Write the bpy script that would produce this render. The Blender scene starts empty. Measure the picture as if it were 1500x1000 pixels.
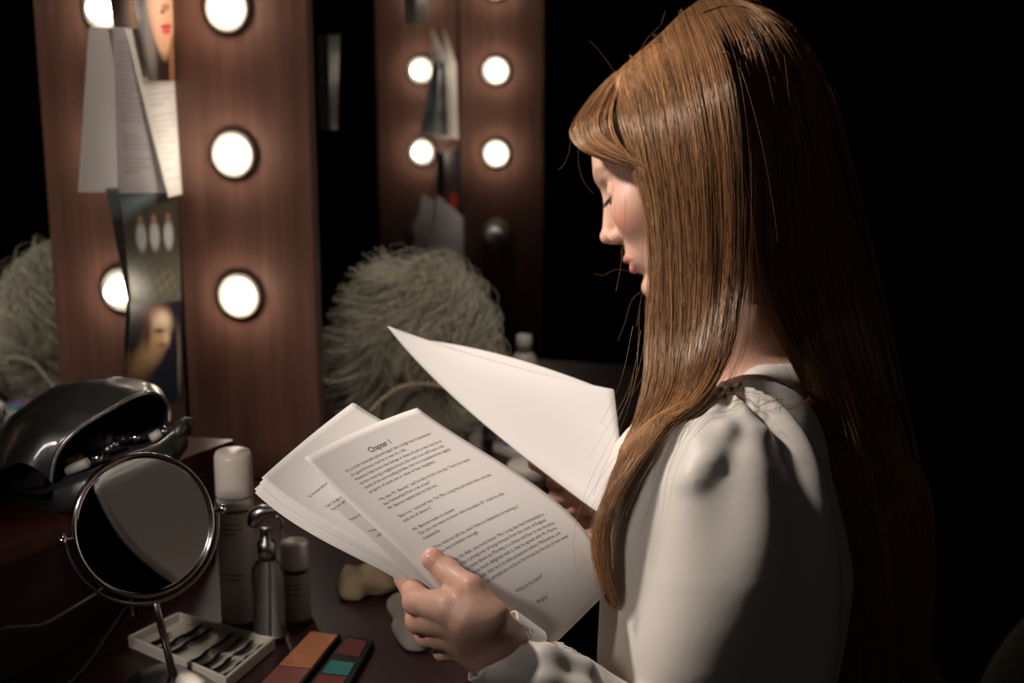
import bpy, math, random
import numpy as np
from mathutils import Vector, Matrix
rnd = random.Random(7)
nr = np.random.default_rng(7)
SC = bpy.context.scene
COL = SC.collection
# ------------------------------------------------------------------ camera
F = 2083.0
TH = math.radians(12.8)
CAM = np.array([0.0, 0.0, 1.38])
RX = np.array([1.0, 0, 0]); UP = np.array([0, math.sin(TH), math.cos(TH)]); BK = np.array([0, -math.cos(TH), math.sin(TH)])
MC = np.stack([RX, UP, BK])            # rows: eye axes in the room

def c(px, py, d):
    return np.array([(px-750)/F*d, (500-py)/F*d, -d])
def w(p):                                # eye-frame metres -> room metres
    return np.asarray(p, float) @ MC + CAM
def at(px, py, d): return w(c(px, py, d))
def onz(px, py, z):
    r = c(px, py, 1.0) @ MC
    return CAM + r*((z-CAM[2])/r[2])
# mirror wall frame: u runs along the wall, n points into the room
A = math.radians(14.0)
U3 = np.array([math.sin(A), math.cos(A), 0]); N3 = np.array([math.cos(A), -math.sin(A), 0])
J1 = np.array([-0.234*1.9, 1.9, 0.0]); 
def mw(n, t, z): return J1*np.array([1, 1, 0]) + N3*n + U3*t + np.array([0, 0, z])
def onmir(px, py, off=0.0):
    r = c(px, py, 1.0) @ MC
    k = (np.dot(N3, J1-CAM)+off)/np.dot(N3, r)
    return CAM + r*k

cam = bpy.data.cameras.new('camera'); cam.lens = 50; cam.sensor_width = 36
co = bpy.data.objects.new('camera', cam); COL.objects.link(co)
co.location = CAM; co.rotation_euler = (math.radians(90)-TH, 0, 0)
cam.dof.use_dof = True; cam.dof.focus_distance = 1.16; cam.dof.aperture_fstop = 5.4
cam.clip_start = 0.05
SC.camera = co
SC.view_settings.view_transform = 'Standard'; SC.view_settings.look = 'None'
SC.view_settings.exposure = 0.0; SC.view_settings.gamma = 1.0
SC.cycles.use_denoising = True
SC.cycles.caustics_reflective = True; SC.cycles.caustics_refractive = False
SC.cycles.max_bounces = 8; SC.cycles.sample_clamp_indirect = 4
wd = bpy.data.worlds.new('world'); SC.world = wd; wd.use_nodes = True
wd.node_tree.nodes['Background'].inputs[0].default_value = (0.5, 0.6, 1, 1)
wd.node_tree.nodes['Background'].inputs[1].default_value = 0.003

# ------------------------------------------------------------------ helpers
def mat(name, col, rough=0.5, metal=0.0, spec=0.5, emit=None, estr=0, trans=0.0, noise=0, scale=20, bump=0, sss=0, coat=0, sheen=0, ior=1.45, stretch=None, col2=None, alpha=1):
    m = bpy.data.materials.new(name); m.use_nodes = True
    nt = m.node_tree; b = nt.nodes['Principled BSDF']
    b.inputs['Base Color'].default_value = (*col, 1); b.inputs['Roughness'].default_value = rough
    b.inputs['Metallic'].default_value = metal; b.inputs['Specular IOR Level'].default_value = spec
    b.inputs['Transmission Weight'].default_value = trans; b.inputs['IOR'].default_value = ior
    b.inputs['Coat Weight'].default_value = coat; b.inputs['Sheen Weight'].default_value = sheen
    b.inputs['Alpha'].default_value = alpha
    if sss:
        b.inputs['Subsurface Weight'].default_value = sss; b.inputs['Subsurface Radius'].default_value = (1, .35, .2); b.inputs['Subsurface Scale'].default_value = .006
    if emit:
        b.inputs['Emission Color'].default_value = (*emit, 1); b.inputs['Emission Strength'].default_value = estr
    if noise or bump or col2:
        tc = nt.nodes.new('ShaderNodeTexCoord'); mp = nt.nodes.new('ShaderNodeMapping'); nz = nt.nodes.new('ShaderNodeTexNoise')
        nz.inputs['Scale'].default_value = scale; nz.inputs['Detail'].default_value = 6
        if stretch: mp.inputs['Scale'].default_value = stretch
        nt.links.new(tc.outputs['Object'], mp.inputs[0]); nt.links.new(mp.outputs[0], nz.inputs['Vector'])
        if noise or col2:
            cr = nt.nodes.new('ShaderNodeValToRGB')
            c2 = col2 or tuple(max(0, x*(1-noise)) for x in col)
            cr.color_ramp.elements[0].position = .35; cr.color_ramp.elements[1].position = .68
            cr.color_ramp.elements[0].color = (*c2, 1); cr.color_ramp.elements[1].color = (*col, 1)
            nt.links.new(nz.outputs['Fac'], cr.inputs[0]); nt.links.new(cr.outputs[0], b.inputs['Base Color'])
        if bump:
            bp = nt.nodes.new('ShaderNodeBump'); bp.inputs['Strength'].default_value = bump; bp.inputs['Distance'].default_value = .002
            nt.links.new(nz.outputs['Fac'], bp.inputs['Height']); nt.links.new(bp.outputs[0], b.inputs['Normal'])
    return m
def attr_color(m, name='col', mul=None):
    nt = m.node_tree; a = nt.nodes.new('ShaderNodeAttribute'); a.attribute_name = name
    nt.links.new(a.outputs['Color'], nt.nodes['Principled BSDF'].inputs['Base Color'])

ORG = {}
def tag(o, label=None, cat=None, group=None, kind=None):
    if label: o['label'] = label
    if cat: o['category'] = cat
    if group: o['group'] = group
    if kind: o['kind'] = kind
    return o
def empty(name, loc, label, cat, group=None):
    o = bpy.data.objects.new(name, None); COL.objects.link(o); o.location = loc
    o.empty_display_size = .02
    ORG[o.name] = np.array(loc, float); tag(o, label, cat, group); return o
def me(name, V, Fc, m, parent=None, smooth=True, origin=None, colors=None, mats=None, midx=None):
    V = np.asarray(V, float)
    if parent is not None: org = ORG[parent.name]
    elif origin is not None: org = np.array(origin, float)
    else: org = np.array([V[:, 0].mean(), V[:, 1].mean(), V[:, 2].min()])
    me_ = bpy.data.meshes.new(name)
    Vl = (V-org).astype(np.float32)
    if isinstance(Fc, np.ndarray):
        k = Fc.shape[1]; nf = len(Fc)
        me_.vertices.add(len(Vl)); me_.vertices.foreach_set('co', Vl.ravel())
        me_.loops.add(nf*k); me_.loops.foreach_set('vertex_index', Fc.ravel().astype(np.int32))
        me_.polygons.add(nf); me_.polygons.foreach_set('loop_start', (np.arange(nf)*k).astype(np.int32))
        me_.polygons.foreach_set('loop_total', np.full(nf, k, np.int32))
        me_.update(calc_edges=True); me_.validate()
    else:
        me_.from_pydata([tuple(v) for v in Vl], [], [tuple(int(i) for i in f) for f in Fc]); me_.update()
    me_.polygons.foreach_set('use_smooth', [smooth]*len(me_.polygons))
    if colors is not None:
        ca = me_.color_attributes.new('col', 'FLOAT_COLOR', 'POINT')
        cc = np.ones((len(V), 4), np.float32); cc[:, :3] = colors; ca.data.foreach_set('color', cc.ravel())
    if mats:
        for mm in mats: me_.materials.append(mm)
        me_.polygons.foreach_set('material_index', np.asarray(midx, np.int32))
    else: me_.materials.append(m)
    o = bpy.data.objects.new(name, me_); COL.objects.link(o)
    if parent is not None: o.parent = parent; ORG[o.name] = org
    else: o.location = org; ORG[o.name] = org
    return o
class MB:
    def __init__(s): s.v = []; s.f = []; s.n = 0
    def add(s, V, Fc):
        V = np.asarray(V, float); s.v.append(V); s.f += [tuple(int(i)+s.n for i in f) for f in Fc]; s.n += len(V); return s
    def box(s, c0, ax, h):       # centre, 3 axes, half sizes
        ax = np.asarray(ax, float); V = [np.asarray(c0)+sx*h[0]*ax[0]+sy*h[1]*ax[1]+sz*h[2]*ax[2] for sx in (-1, 1) for sy in (-1, 1) for sz in (-1, 1)]
        return s.add(V, [(0, 1, 3, 2), (4, 6, 7, 5), (0, 4, 5, 1), (2, 3, 7, 6), (0, 2, 6, 4), (1, 5, 7, 3)])
    def lathe(s, c0, prof, axis=(0, 0, 1), n=32):   # prof: (r, h)
        ax = np.asarray(axis, float); ax /= np.linalg.norm(ax)
        t = np.array([1, 0, 0]) if abs(ax[0]) < .8 else np.array([0, 1, 0])
        e1 = np.cross(ax, t); e1 /= np.linalg.norm(e1); e2 = np.cross(ax, e1)
        V = []
        for r, h in prof:
            for k in range(n):
                a = 2*math.pi*k/n; V.append(np.asarray(c0)+ax*h+(e1*math.cos(a)+e2*math.sin(a))*max(r, 1e-5))
        Fc = []
        for i in range(len(prof)-1):
            for k in range(n): Fc.append((i*n+k, i*n+(k+1) % n, (i+1)*n+(k+1) % n, (i+1)*n+k))
        return s.add(V, Fc)
    def tube(s, pts, r, n=8, caps=True):
        P = [np.asarray(p, float) for p in pts]; rr = r if hasattr(r, '__len__') else [r]*len(P)
        V = []; Fc = []
        t = P[1]-P[0]; t /= np.linalg.norm(t)
        a = np.array([0, 0, 1.]) if abs(t[2]) < .8 else np.array([1., 0, 0])
        e = np.cross(t, a); e /= np.linalg.norm(e)
        for i, p in enumerate(P):
            t = P[min(i+1, len(P)-1)]-P[max(i-1, 0)]; t /= np.linalg.norm(t)+1e-12
            e = e-t*np.dot(e, t); e /= np.linalg.norm(e); g = np.cross(t, e)
            for k in range(n):
                an = 2*math.pi*k/n; V.append(p+(e*math.cos(an)+g*math.sin(an))*rr[i])
        for i in range(len(P)-1):
            for k in range(n): Fc.append((i*n+k, i*n+(k+1) % n, (i+1)*n+(k+1) % n, (i+1)*n+k))
        if caps: Fc += [tuple(range(n))[::-1], tuple((len(P)-1)*n+k for k in range(n))]
        return s.add(V, Fc)
    def sphere(s, c0, r, n=20, m=12, ax=None):
        r = np.array([r]*3 if not hasattr(r, '__len__') else r, float); ax = np.eye(3) if ax is None else np.asarray(ax, float)
        V = []
        for i in range(m+1):
            a = math.pi*i/m
            for k in range(n):
                b = 2*math.pi*k/n
                q = np.array([math.sin(a)*math.cos(b), math.sin(a)*math.sin(b), math.cos(a)])*r
                V.append(np.asarray(c0)+q@ax)
        return s.add(V, [(i*n+k, i*n+(k+1) % n, (i+1)*n+(k+1) % n, (i+1)*n+k) for i in range(m) for k in range(n)])
    def build(s, name, m, parent=None, smooth=True, **k):
        o = me(name, np.concatenate(s.v), s.f, m, parent, smooth, **k); return o
def bevel(o, wd_=.002, seg=2):
    b = o.modifiers.new('bevel', 'BEVEL'); b.width = wd_; b.segments = seg; b.limit_method = 'ANGLE'; return o
def catmull(P, n):
    P = np.asarray(P, float); k = len(P)
    seg = np.linalg.norm(np.diff(P, axis=0), axis=1); s = np.concatenate([[0], np.cumsum(seg)]); s /= s[-1]
    t = np.linspace(0, 1, n); out = np.zeros((n, P.shape[1]))
    i = np.clip(np.searchsorted(s, t, side='right')-1, 0, k-2); u = ((t-s[i])/(s[i+1]-s[i]+1e-12))[:, None]
    p0 = P[np.maximum(i-1, 0)]; p1 = P[i]; p2 = P[i+1]; p3 = P[np.minimum(i+2, k-1)]
    return .5*((2*p1)+(-p0+p2)*u+(2*p0-5*p1+4*p2-p3)*u*u+(-p0+3*p1-3*p2+p3)*u**3)
def grid_faces(a, b, off=0):
    i, j = np.meshgrid(np.arange(a-1), np.arange(b-1), indexing='ij'); q = i*b+j
    return np.stack([q, q+1, q+b+1, q+b], -1).reshape(-1, 4)+off

# ---- smooth solid modelling on a grid
def smin(a, b, k):
    h = np.clip(.5+.5*(b-a)/k, 0, 1); return b*(1-h)+a*h-k*h*(1-h)
def smax(a, b, k): return -smin(-a, -b, k)
def cap(P, a, b, ra, rb=None):
    rb = ra if rb is None else rb; a = np.asarray(a); b = np.asarray(b); ab = b-a
    t = np.clip(((P-a)@ab)/(ab@ab), 0, 1); return np.linalg.norm(P-a-t[:, None]*ab, axis=1)-(ra+(rb-ra)*t)
def chain(P, pts, rs, k=.004):
    d = None
    for i in range(len(pts)-1):
        e = cap(P, pts[i], pts[i+1], rs[i], rs[i+1]); d = e if d is None else smin(d, e, k)
    return d
def ell(P, c0, r, R=None):
    q = P-np.asarray(c0); 
    if R is not None: q = q@np.asarray(R).T
    r = np.asarray(r); k0 = np.linalg.norm(q/r, axis=1); k1 = np.linalg.norm(q/r**2, axis=1)+1e-9
    return k0*(k0-1)/k1
def surfnet(f, lo, hi, h):
    lo = np.asarray(lo, float); hi = np.asarray(hi, float); B = 8
    nb = np.ceil((hi-lo)/(h*B)).astype(int); n = nb*B+1
    bi = np.stack(np.meshgrid(*[np.arange(x) for x in nb], indexing='ij'), -1).reshape(-1, 3)
    dc = f(lo+(bi+.5)*B*h)
    act = np.abs(dc) < B*h*.87*1.7+.004
    vals = np.ones(tuple(n), np.float32)
    for b, s in zip(bi[~act], dc[~act]):
        if s < 0: vals[b[0]*B:b[0]*B+B+1, b[1]*B:b[1]*B+B+1, b[2]*B:b[2]*B+B+1] = -1
    loc = np.stack(np.meshgrid(*[np.arange(B+1)]*3, indexing='ij'), -1).reshape(-1, 3)
    ab = bi[act]
    for s in range(0, len(ab), 400):
        idx = (ab[s:s+400, None, :]*B+loc[None]).reshape(-1, 3)
        vals[idx[:, 0], idx[:, 1], idx[:, 2]] = f(lo+idx*h)
    S = vals < 0
    a, b_, cc = [x-1 for x in vals.shape]
    cnt = np.zeros((a, b_, cc), np.int8)
    corners = [(i, j, k) for i in (0, 1) for j in (0, 1) for k in (0, 1)]
    for i, j, k in corners: cnt += S[i:a+i, j:b_+j, k:cc+k]
    cells = np.argwhere((cnt > 0) & (cnt < 8))
    vid = -np.ones((a, b_, cc), np.int32); vid[tuple(cells.T)] = np.arange(len(cells))
    acc = np.zeros((len(cells), 3)); wn = np.zeros(len(cells))
    for p in corners:
        for ax in range(3):
            if p[ax]: continue
            q = list(p); q[ax] = 1
            v0 = vals[cells[:, 0]+p[0], cells[:, 1]+p[1], cells[:, 2]+p[2]]; v1 = vals[cells[:, 0]+q[0], cells[:, 1]+q[1], cells[:, 2]+q[2]]
            m = (v0 < 0) != (v1 < 0); t = np.where(m, v0/np.where(m, v0-v1, 1), 0)
            pt = np.array(p, float)[None]+np.zeros((len(cells), 3)); pt[:, ax] += t
            acc[m] += pt[m]; wn[m] += 1
    V = lo+(cells+acc/wn[:, None])*h
    Q = []
    for ax in range(3):
        sl0 = [slice(1, -1)]*3; sl0[ax] = slice(0, -1); sl1 = list(sl0); sl1[ax] = slice(1, None)
        s0 = S[tuple(sl0)]; s1 = S[tuple(sl1)]
        for flip in (0, 1):
            e = np.argwhere((s0 & ~s1) if not flip else (~s0 & s1))
            if not len(e): continue
            off = np.ones(3, int); off[ax] = 0; e = e+off
            o1, o2 = (ax+1) % 3, (ax+2) % 3
            def g(d1, d2):
                x = e.copy(); x[:, o1] -= d1; x[:, o2] -= d2; return vid[x[:, 0], x[:, 1], x[:, 2]]
            q = np.stack([g(1, 1), g(0, 1), g(0, 0), g(1, 0)], 1)
            if flip: q = q[:, ::-1]
            Q.append(q)
    Q = np.concatenate(Q); Q = Q[(Q >= 0).all(1)]
    return V, Q
KEY = 45; KPOS = (-.565, 1.25, 1.76); KTGT = (.10, 1.25, 1.18)
FILL = 31; FPOS = (.02, 1.50, 2.25); FTGT = (-.17, 1.98, .93)
# ------------------------------------------------------------------ materials
M = {}
M['wood'] = mat('wood', (.16, .078, .058), .38, noise=.35, scale=9, stretch=(9, 9, .5), spec=.35)
M['wood_top'] = mat('wood_top', (.11, .03, .015), .28, noise=.5, scale=8, stretch=(2, 9, 9), coat=.2)
M['wood_dark'] = mat('wood_dark', (.032, .009, .009), .45, noise=.3, scale=8, stretch=(1, 1, 6))
M['curtain'] = mat('curtain', (.006, .008, .018), .95, spec=.1)
M['dark_wall'] = mat('dark_wall', (.006, .006, .007), .95, spec=.1, noise=.2, scale=5)
M['floor'] = mat('floor', (.012, .008, .007), .6, noise=.4, scale=6)
M['mirror'] = mat('mirror_glass', (.9, .92, .92), .0, metal=1)
M['bulb'] = mat('lit_bulb', (1, 1, 1), .3, emit=(1, .86, .70), estr=45)
M['bulb_off'] = mat('unlit_bulb', (.85, .85, .82), .28, trans=.15, spec=.8)
M['porcelain'] = mat('socket_porcelain', (.22, .20, .18), .3, spec=.6)
M['paper'] = mat('paper', (.80, .775, .75), .75, spec=.2)
M['paper_back'] = mat('paper_back', (.92, .90, .90), .7, spec=.2)
M['print'] = mat('photo_print', (1, 1, 1), .35, spec=.4); attr_color(M['print'])
M['thin_print'] = mat('thin_print', (1, 1, 1), .6, spec=.2); attr_color(M['thin_print'])
M['chrome'] = mat('chrome', (.8, .8, .8), .12, metal=1)
M['zip'] = mat('zip_metal', (.75, .74, .72), .25, metal=1)
M['steel'] = mat('dull_steel', (.35, .34, .34), .3, metal=1)
M['white_pl'] = mat('white_plastic', (.55, .53, .50), .4)
M['cream_pl'] = mat('cream_plastic', (.60, .55, .48), .4)
M['black_pl'] = mat('black_plastic', (.012, .012, .013), .3)
M['leather'] = mat('black_leather', (.026, .030, .028), .40, spec=.7, bump=.5, scale=45, coat=.25)
M['lining'] = mat('bag_lining', (.02, .012, .018), .9)
M['clear'] = mat('clear_plastic', (.9, .92, .92), .05, trans=.95, ior=1.3)
M['ink'] = mat('ink', (.13, .12, .12), .8, spec=.1)
M['cable'] = mat('grey_cable', (.06, .055, .055), .5)
M['cloth'] = mat('beige_cloth', (.30, .23, .14), .95, noise=.3, scale=30, bump=.4)
M['cloth2'] = mat('grey_cloth', (.22, .19, .16), .95, noise=.3, scale=30, bump=.4)
def S(name, V, Fc, m, **k): return tag(me(name, V, Fc, m, smooth=False, **k), kind='structure')
def slab(name, n0, n1, t0, t1, z0, z1, m, parent=None, kind=None):
    b = MB(); b.box(mw((n0+n1)/2, (t0+t1)/2, (z0+z1)/2), [N3, U3, (0, 0, 1)], [(n1-n0)/2, (t1-t0)/2, (z1-z0)/2])
    o = b.build(name, m, parent, False)
    if kind: tag(o, kind=kind)
    return o
# ------------------------------------------------------------------ room
slab('floor', -.1, 3.3, -3.0, 4.6, -.1, 0, M['floor'], kind='structure')
slab('ceiling', -.1, 3.3, -3.0, 4.6, 2.7, 2.8, M['dark_wall'], kind='structure')
slab('wall_left', -.12, -.02, -3.0, 4.6, 0, 2.7, M['dark_wall'], kind='structure')
slab('wall_right', 3.2, 3.3, -3.0, 4.6, 0, 2.7, M['dark_wall'], kind='structure')
slab('wall_back', -.02, 3.2, 4.5, 4.6, 0, 2.7, M['dark_wall'], kind='structure')
slab('wall_front', -.02, 3.2, -3.0, -2.9, 0, 2.7, M['dark_wall'], kind='structure')
# curtain with folds in front of the back wall
def curtain(n0, n1, t0, seed):
    rr = np.random.default_rng(seed); N_ = 260; s = np.linspace(0, 1, N_)
    ph = np.cumsum(rr.uniform(.5, 1.5, N_)); ph = ph/ph[-1]*2*math.pi*26
    V = []
    for z, am in ((.03, 1.2), (1.2, 1.0), (2.6, .7)):
        for i in range(N_): V.append(mw(n0+(n1-n0)*s[i]+.012*math.sin(ph[i]*2), t0+.035*am*math.sin(ph[i]), z))
    o = me('curtain', V, grid_faces(3, N_), M['curtain']); o.modifiers.new('thick', 'SOLIDIFY').thickness = .004
    return o
tag(curtain(.5, 3.1, 4.3, 3), 'blue-black floor-length curtain hanging in the dark behind the reader', 'curtain')

# ------------------------------------------------------------------ mirrors and light panels
T2 = 1.36; W_ = .194; BN = .0865
def mirror(t0, t1, label, z0=.78):
    return tag(slab('wall_mirror', -.012, 0, t0, t1, z0, 2.3, M['mirror']), label, 'mirror', 'wall mirrors of the dressing stations')
mirror(-1.34, -.012, 'large wall mirror at the near station, left of the big light panel')
mirror(.012, T2-.012, 'wall mirror between the two light panels, behind the wig')
mirror(T2+.012, 2.7, 'wall mirror of the station beyond the far light panel', .12)
def onplane(px, py, t):
    r = c(px, py, 1.0) @ MC; k = (np.dot(U3, J1-CAM)+t)/np.dot(U3, r); return CAM+r*k
def panel(t, zs, lit, label, zb=.762):
    base = mw(.1, t, zb); e = empty('light_panel', base, label, 'light panel', 'wooden light panels with round bulbs')
    b = slab('board', .002, W_, t-.010, t+.010, zb, 2.32, M['wood'], e); bevel(b, .002)
    for z, on in zip(zs, lit):
        for side in (-1,):
            c0 = mw(BN, t+side*.0115, z)
            so = MB().lathe(c0, [(.0, 0), (.0305, 0), (.0312, .003), (.0300, .0052), (.0285, .0056), (.0210, .0056), (.0190, .004), (.017, .002), (0, .002)], U3*side, 36).build('bulb_socket', M['porcelain'], e)
            MB().sphere(c0+U3*side*.0160, .0165 if on else .0175, 24, 16).build('bulb', M['bulb'] if on else M['bulb_off'], so)
    return e
z1 = [onplane(337, 12, -.03)[2], onplane(346, 228, -.03)[2], onplane(353, 437, -.03)[2]]
sp = (z1[0]-z1[2])/2
z1 = [z1[0]+2*sp, z1[0]+sp]+z1
z2 = [onplane(727, 104, T2-.03)[2], onplane(728, 226, T2-.03)[2], onplane(725, 343, T2-.03)[2]]
z2 = [z2[0]+(z2[0]-z2[1])]+z2
print('bulb z', z1, z2)
panel(0, z1, [1, 1, 1, 1, 1], 'near dark wood light panel with large lit round bulbs and photos beside it')
panel(T2, z2, [1, 1, 1, 0], 'far dark wood light panel whose lowest bulb is unlit', .001)

# ------------------------------------------------------------------ prints and papers on the mirror
def fade(a, b, x): return np.clip((x-a)/(b-a), 0, 1)
def blob(u, v, cu, cv, ru, rv, s=.25, rot=0):
    x = (u-cu)*math.cos(rot)+(v-cv)*math.sin(rot); y = -(u-cu)*math.sin(rot)+(v-cv)*math.cos(rot)
    d = np.sqrt((x/ru)**2+(y/rv)**2); return 1-fade(1-s, 1+s, d)
def mixc(C_, m, col): return C_*(1-m[:, None])+np.array(col)[None]*m[:, None]
def card(name, TL, TR, BR, BL, fn, label, cat, group=None, bow=0, nu=48, nv=60, back='paper_back', front='print'):
    u, v = np.meshgrid(np.linspace(0, 1, nu), np.linspace(0, 1, nv), indexing='xy'); u = u.ravel(); v = v.ravel()
    TL, TR, BR, BL = [np.asarray(x, float) for x in (TL, TR, BR, BL)]
    P = (1-v)[:, None]*((1-u)[:, None]*TL+u[:, None]*TR)+v[:, None]*((1-u)[:, None]*BL+u[:, None]*BR)
    nrm = np.cross(BL-TL, TR-TL); nrm /= np.linalg.norm(nrm)
    P = P+nrm*(bow*np.sin(u*math.pi))[:, None]
    Q = P-nrm*.0006
    f = grid_faces(nv, nu); f2 = f[:, ::-1]+len(P)
    C_ = np.concatenate([fn(u, v), np.ones((len(u), 3))*.8])
    o = me(name, np.concatenate([P, Q]), np.concatenate([f, f2]), None, colors=C_, mats=[M[front], M[back]], midx=[0]*len(f)+[1]*len(f2))
    return tag(o, label, cat, group)
def face1(u, v):
    C_ = np.ones((len(u), 3))*np.array([.035, .018, .014])
    C_ = mixc(C_, blob(u, v, .22, .66, .17, .30, .5, .2), (.30, .27, .26))  # grey highlight sheen, painted into the print's colour
    C_ = mixc(C_, blob(u, v, .62, .44, .34, .40, .10), (.66, .38, .25))
    C_ = mixc(C_, blob(u, v, .48, .38, .15, .24, .6), (.78, .52, .38))
    C_ = mixc(C_, blob(u, v, .84, .93, .10, .22), (.34, .15, .08))
    C_ = mixc(C_, blob(u, v, .40, .34, .13, .020), (.06, .03, .03))
    C_ = mixc(C_, blob(u, v, .40, .29, .15, .012), (.12, .06, .05))
    C_ = mixc(C_, blob(u, v, .70, .50, .10, .025), (.40, .17, .12))
    C_ = mixc(C_, blob(u, v, .62, .53, .06, .012), (.15, .05, .04))
    C_ = mixc(C_, blob(u, v, .70, .630, .15, .016), (.42, .035, .035))
    C_ = mixc(C_, blob(u, v, .70, .662, .12, .018), (.56, .08, .07))
    C_ = mixc(C_, blob(u, v, 1.0, .45, .10, .8, .3), (.03, .015, .012))
    return mixc(C_, blob(u, v, .10, .20, .14, .4, .3), (.03, .015, .012))
def face2(u, v):
    C_ = np.ones((len(u), 3))*np.array([.014, .010, .018])
    for cu, cv, ru, rv, sf, col in [(.60, .84, .40, .22, .6, (.012, .020, .035)), (.10, .78, .16, .16, .7, (.10, .035, .03)), (.16, .64, .20, .11, .7, (.30, .17, .08)),
        (.34, .53, .17, .10, .7, (.42, .27, .13)), (.44, .42, .17, .13, .7, (.44, .28, .15)), (.48, .13, .20, .08, .7, (.26, .10, .05)), (.56, .23, .19, .11, .6, (.62, .46, .32)), (.60, .20, .10, .06, .8, (.74, .60, .46)),
        (.58, .36, .13, .10, .7, (.48, .32, .18)), (.54, .30, .09, .022, .7, (.05, .03, .025)), (.68, .37, .05, .05, .7, (.60, .48, .34)), (.60, .44, .08, .018, .7, (.20, .09, .06)), (.30, .30, .07, .14, .7, (.08, .03, .02)), (.93, .62, .03, .30, .4, (.20, .17, .14)), (.90, .35, .02, .14, .5, (.12, .09, .07))]:
        C_ = mixc(C_, blob(u, v, cu, cv, ru, rv, sf), col)
    return C_
def group_photo(u, v):
    C_ = np.ones((len(u), 3))*np.array([.05, .045, .035])
    C_ = mixc(C_, 1-fade(-.05, .05, v+u*.35-.27), (.16, .22, .24))
    for x in (.28, .52, .78):
        C_ = mixc(C_, blob(u, v, x, .42, .09, .12, .3), (.38, .40, .38)); C_ = mixc(C_, blob(u, v, x, .27, .045, .04), (.25, .14, .09))
    tex = np.sin(u*31+v*17)*np.sin(v*43-u*9)*.5+.5
    C_ = mixc(C_, fade(.52, .62, v)*(.4+.6*tex), (.085, .085, .065))
    C_ = mixc(C_, blob(u, v, .7, .82, .2, .1)*tex, (.14, .12, .07))
    return C_
def lines_sheet(base, dark, rows=24, seed=1, v0=.08, v1=.92, shade=None):
    def fn(u, v):
        rr = np.random.default_rng(seed); L = rr.uniform(.35, .9, rows); L[rr.random(rows) < .2] = 0
        C_ = np.ones((len(u), 3))*np.array(base)
        x = (v-v0)/(v1-v0)*rows; i = np.clip(x.astype(int), 0, rows-1)
        m = ((x % 1) < .45) & (x > 0) & (x < rows) & (u > .12) & (u < .12+L[i]*.8)
        return mixc(C_, m*.45, dark)
    return fn
def blank(col):
    return lambda u, v: np.ones((len(u), 3))*np.array(col)
gm = 'prints and pages tucked along the near mirror edge'
# near mirror, from the panel junction towards the camera; near edges curl off the glass
o1, o2, o3 = .004, .010, .016
card('script_page', onmir(166, 40, .016), onmir(212, 42, .005), onmir(243, 282, .005), onmir(174, 283, .027), lines_sheet((.74, .72, .74), (.35, .33, .35), 30, 2), 'dull grey printed page hanging on the mirror, left of the bright page', 'paper', gm, nv=150, front='thin_print')
card('script_page', onmir(183, 42, .012), onmir(262, 40, .004), onmir(272, 283, .006), onmir(247, 289, .018), lines_sheet((.80, .77, .74), (.45, .42, .42), 26, 5), 'bright white page hanging below the portrait of a red-lipped face', 'paper', gm, nv=150)
card('photo_print', onmir(176, -95, .014), onmir(262, -100, .006), onmir(259, 118, .010), onmir(218, 119, .018), face1, 'glossy close-up portrait with red lips taped above the pages', 'photo', gm, nu=90, nv=120)
card('photo_print', onmir(176, 276, .010), onmir(262, 272, .003), onmir(266, 440, .003), onmir(193, 447, .0025), group_photo, 'faded photo of three people in white hanging below the pages', 'photo', gm, nu=90, nv=120)
card('photo_print', onmir(191, 440, .0025), onmir(267, 438, .002), onmir(268, 588, .003), onmir(188, 592, .006), face2, 'dark portrait photo of a tilted lit face just above the bag', 'photo', gm, nu=90, nv=120)
# far panel
gf = 'papers tucked along the far mirror edge'
card('loose_paper', onmir(645, 92, .008), onmir(662, 92, .004), onmir(668, 200, .005), onmir(634, 196, .014), lines_sheet((.34, .38, .42), (.03, .04, .12), 3, 4, 0, 1), 'blue-edged grey paper between the four far lit bulbs', 'paper', gf)
card('loose_paper', onmir(651, 40, .014), onmir(668, 95, .008), onmir(671, 204, .010), onmir(656, 200, .018), blank((.62, .58, .55)), 'narrow white paper hanging between the four far lit bulbs', 'paper', gf)
card('photo_print', onmir(652, 222, .008), onmir(672, 218, .004), onmir(676, 322, .003), onmir(652, 318, .012), lambda u, v: mixc(np.ones((len(u), 3))*np.array([.015, .012, .018]), blob(u, v, .5, .75, .28, .15), (.30, .04, .015)), 'small dark photo with a red patch on the far mirror', 'photo', gf)
card('loose_paper', onmir(640, 285, .016), onmir(678, 318, .008), onmir(681, 404, .008), onmir(626, 392, .020), blank((.66, .62, .66)), 'greyish paper hanging between the two unlit far bulbs', 'paper', gf)
card('loose_paper', onmir(608, -30, .012), onmir(628, -30, .005), onmir(628, 32, .005), onmir(610, 38, .012), blank((.4, .42, .36)), 'paper strip at the top edge above the far bulbs', 'paper', gf)
card('loose_paper', onmir(481, 52, .010), onmir(498, 50, .006), onmir(494, 190, .006), onmir(484, 190, .010), blank((.16, .14, .14)), 'dim narrow strip standing in for a reflection in the dark mirror beside the near panel', 'paper', gf)  # strip added where the glass would show a pale reflection

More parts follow.
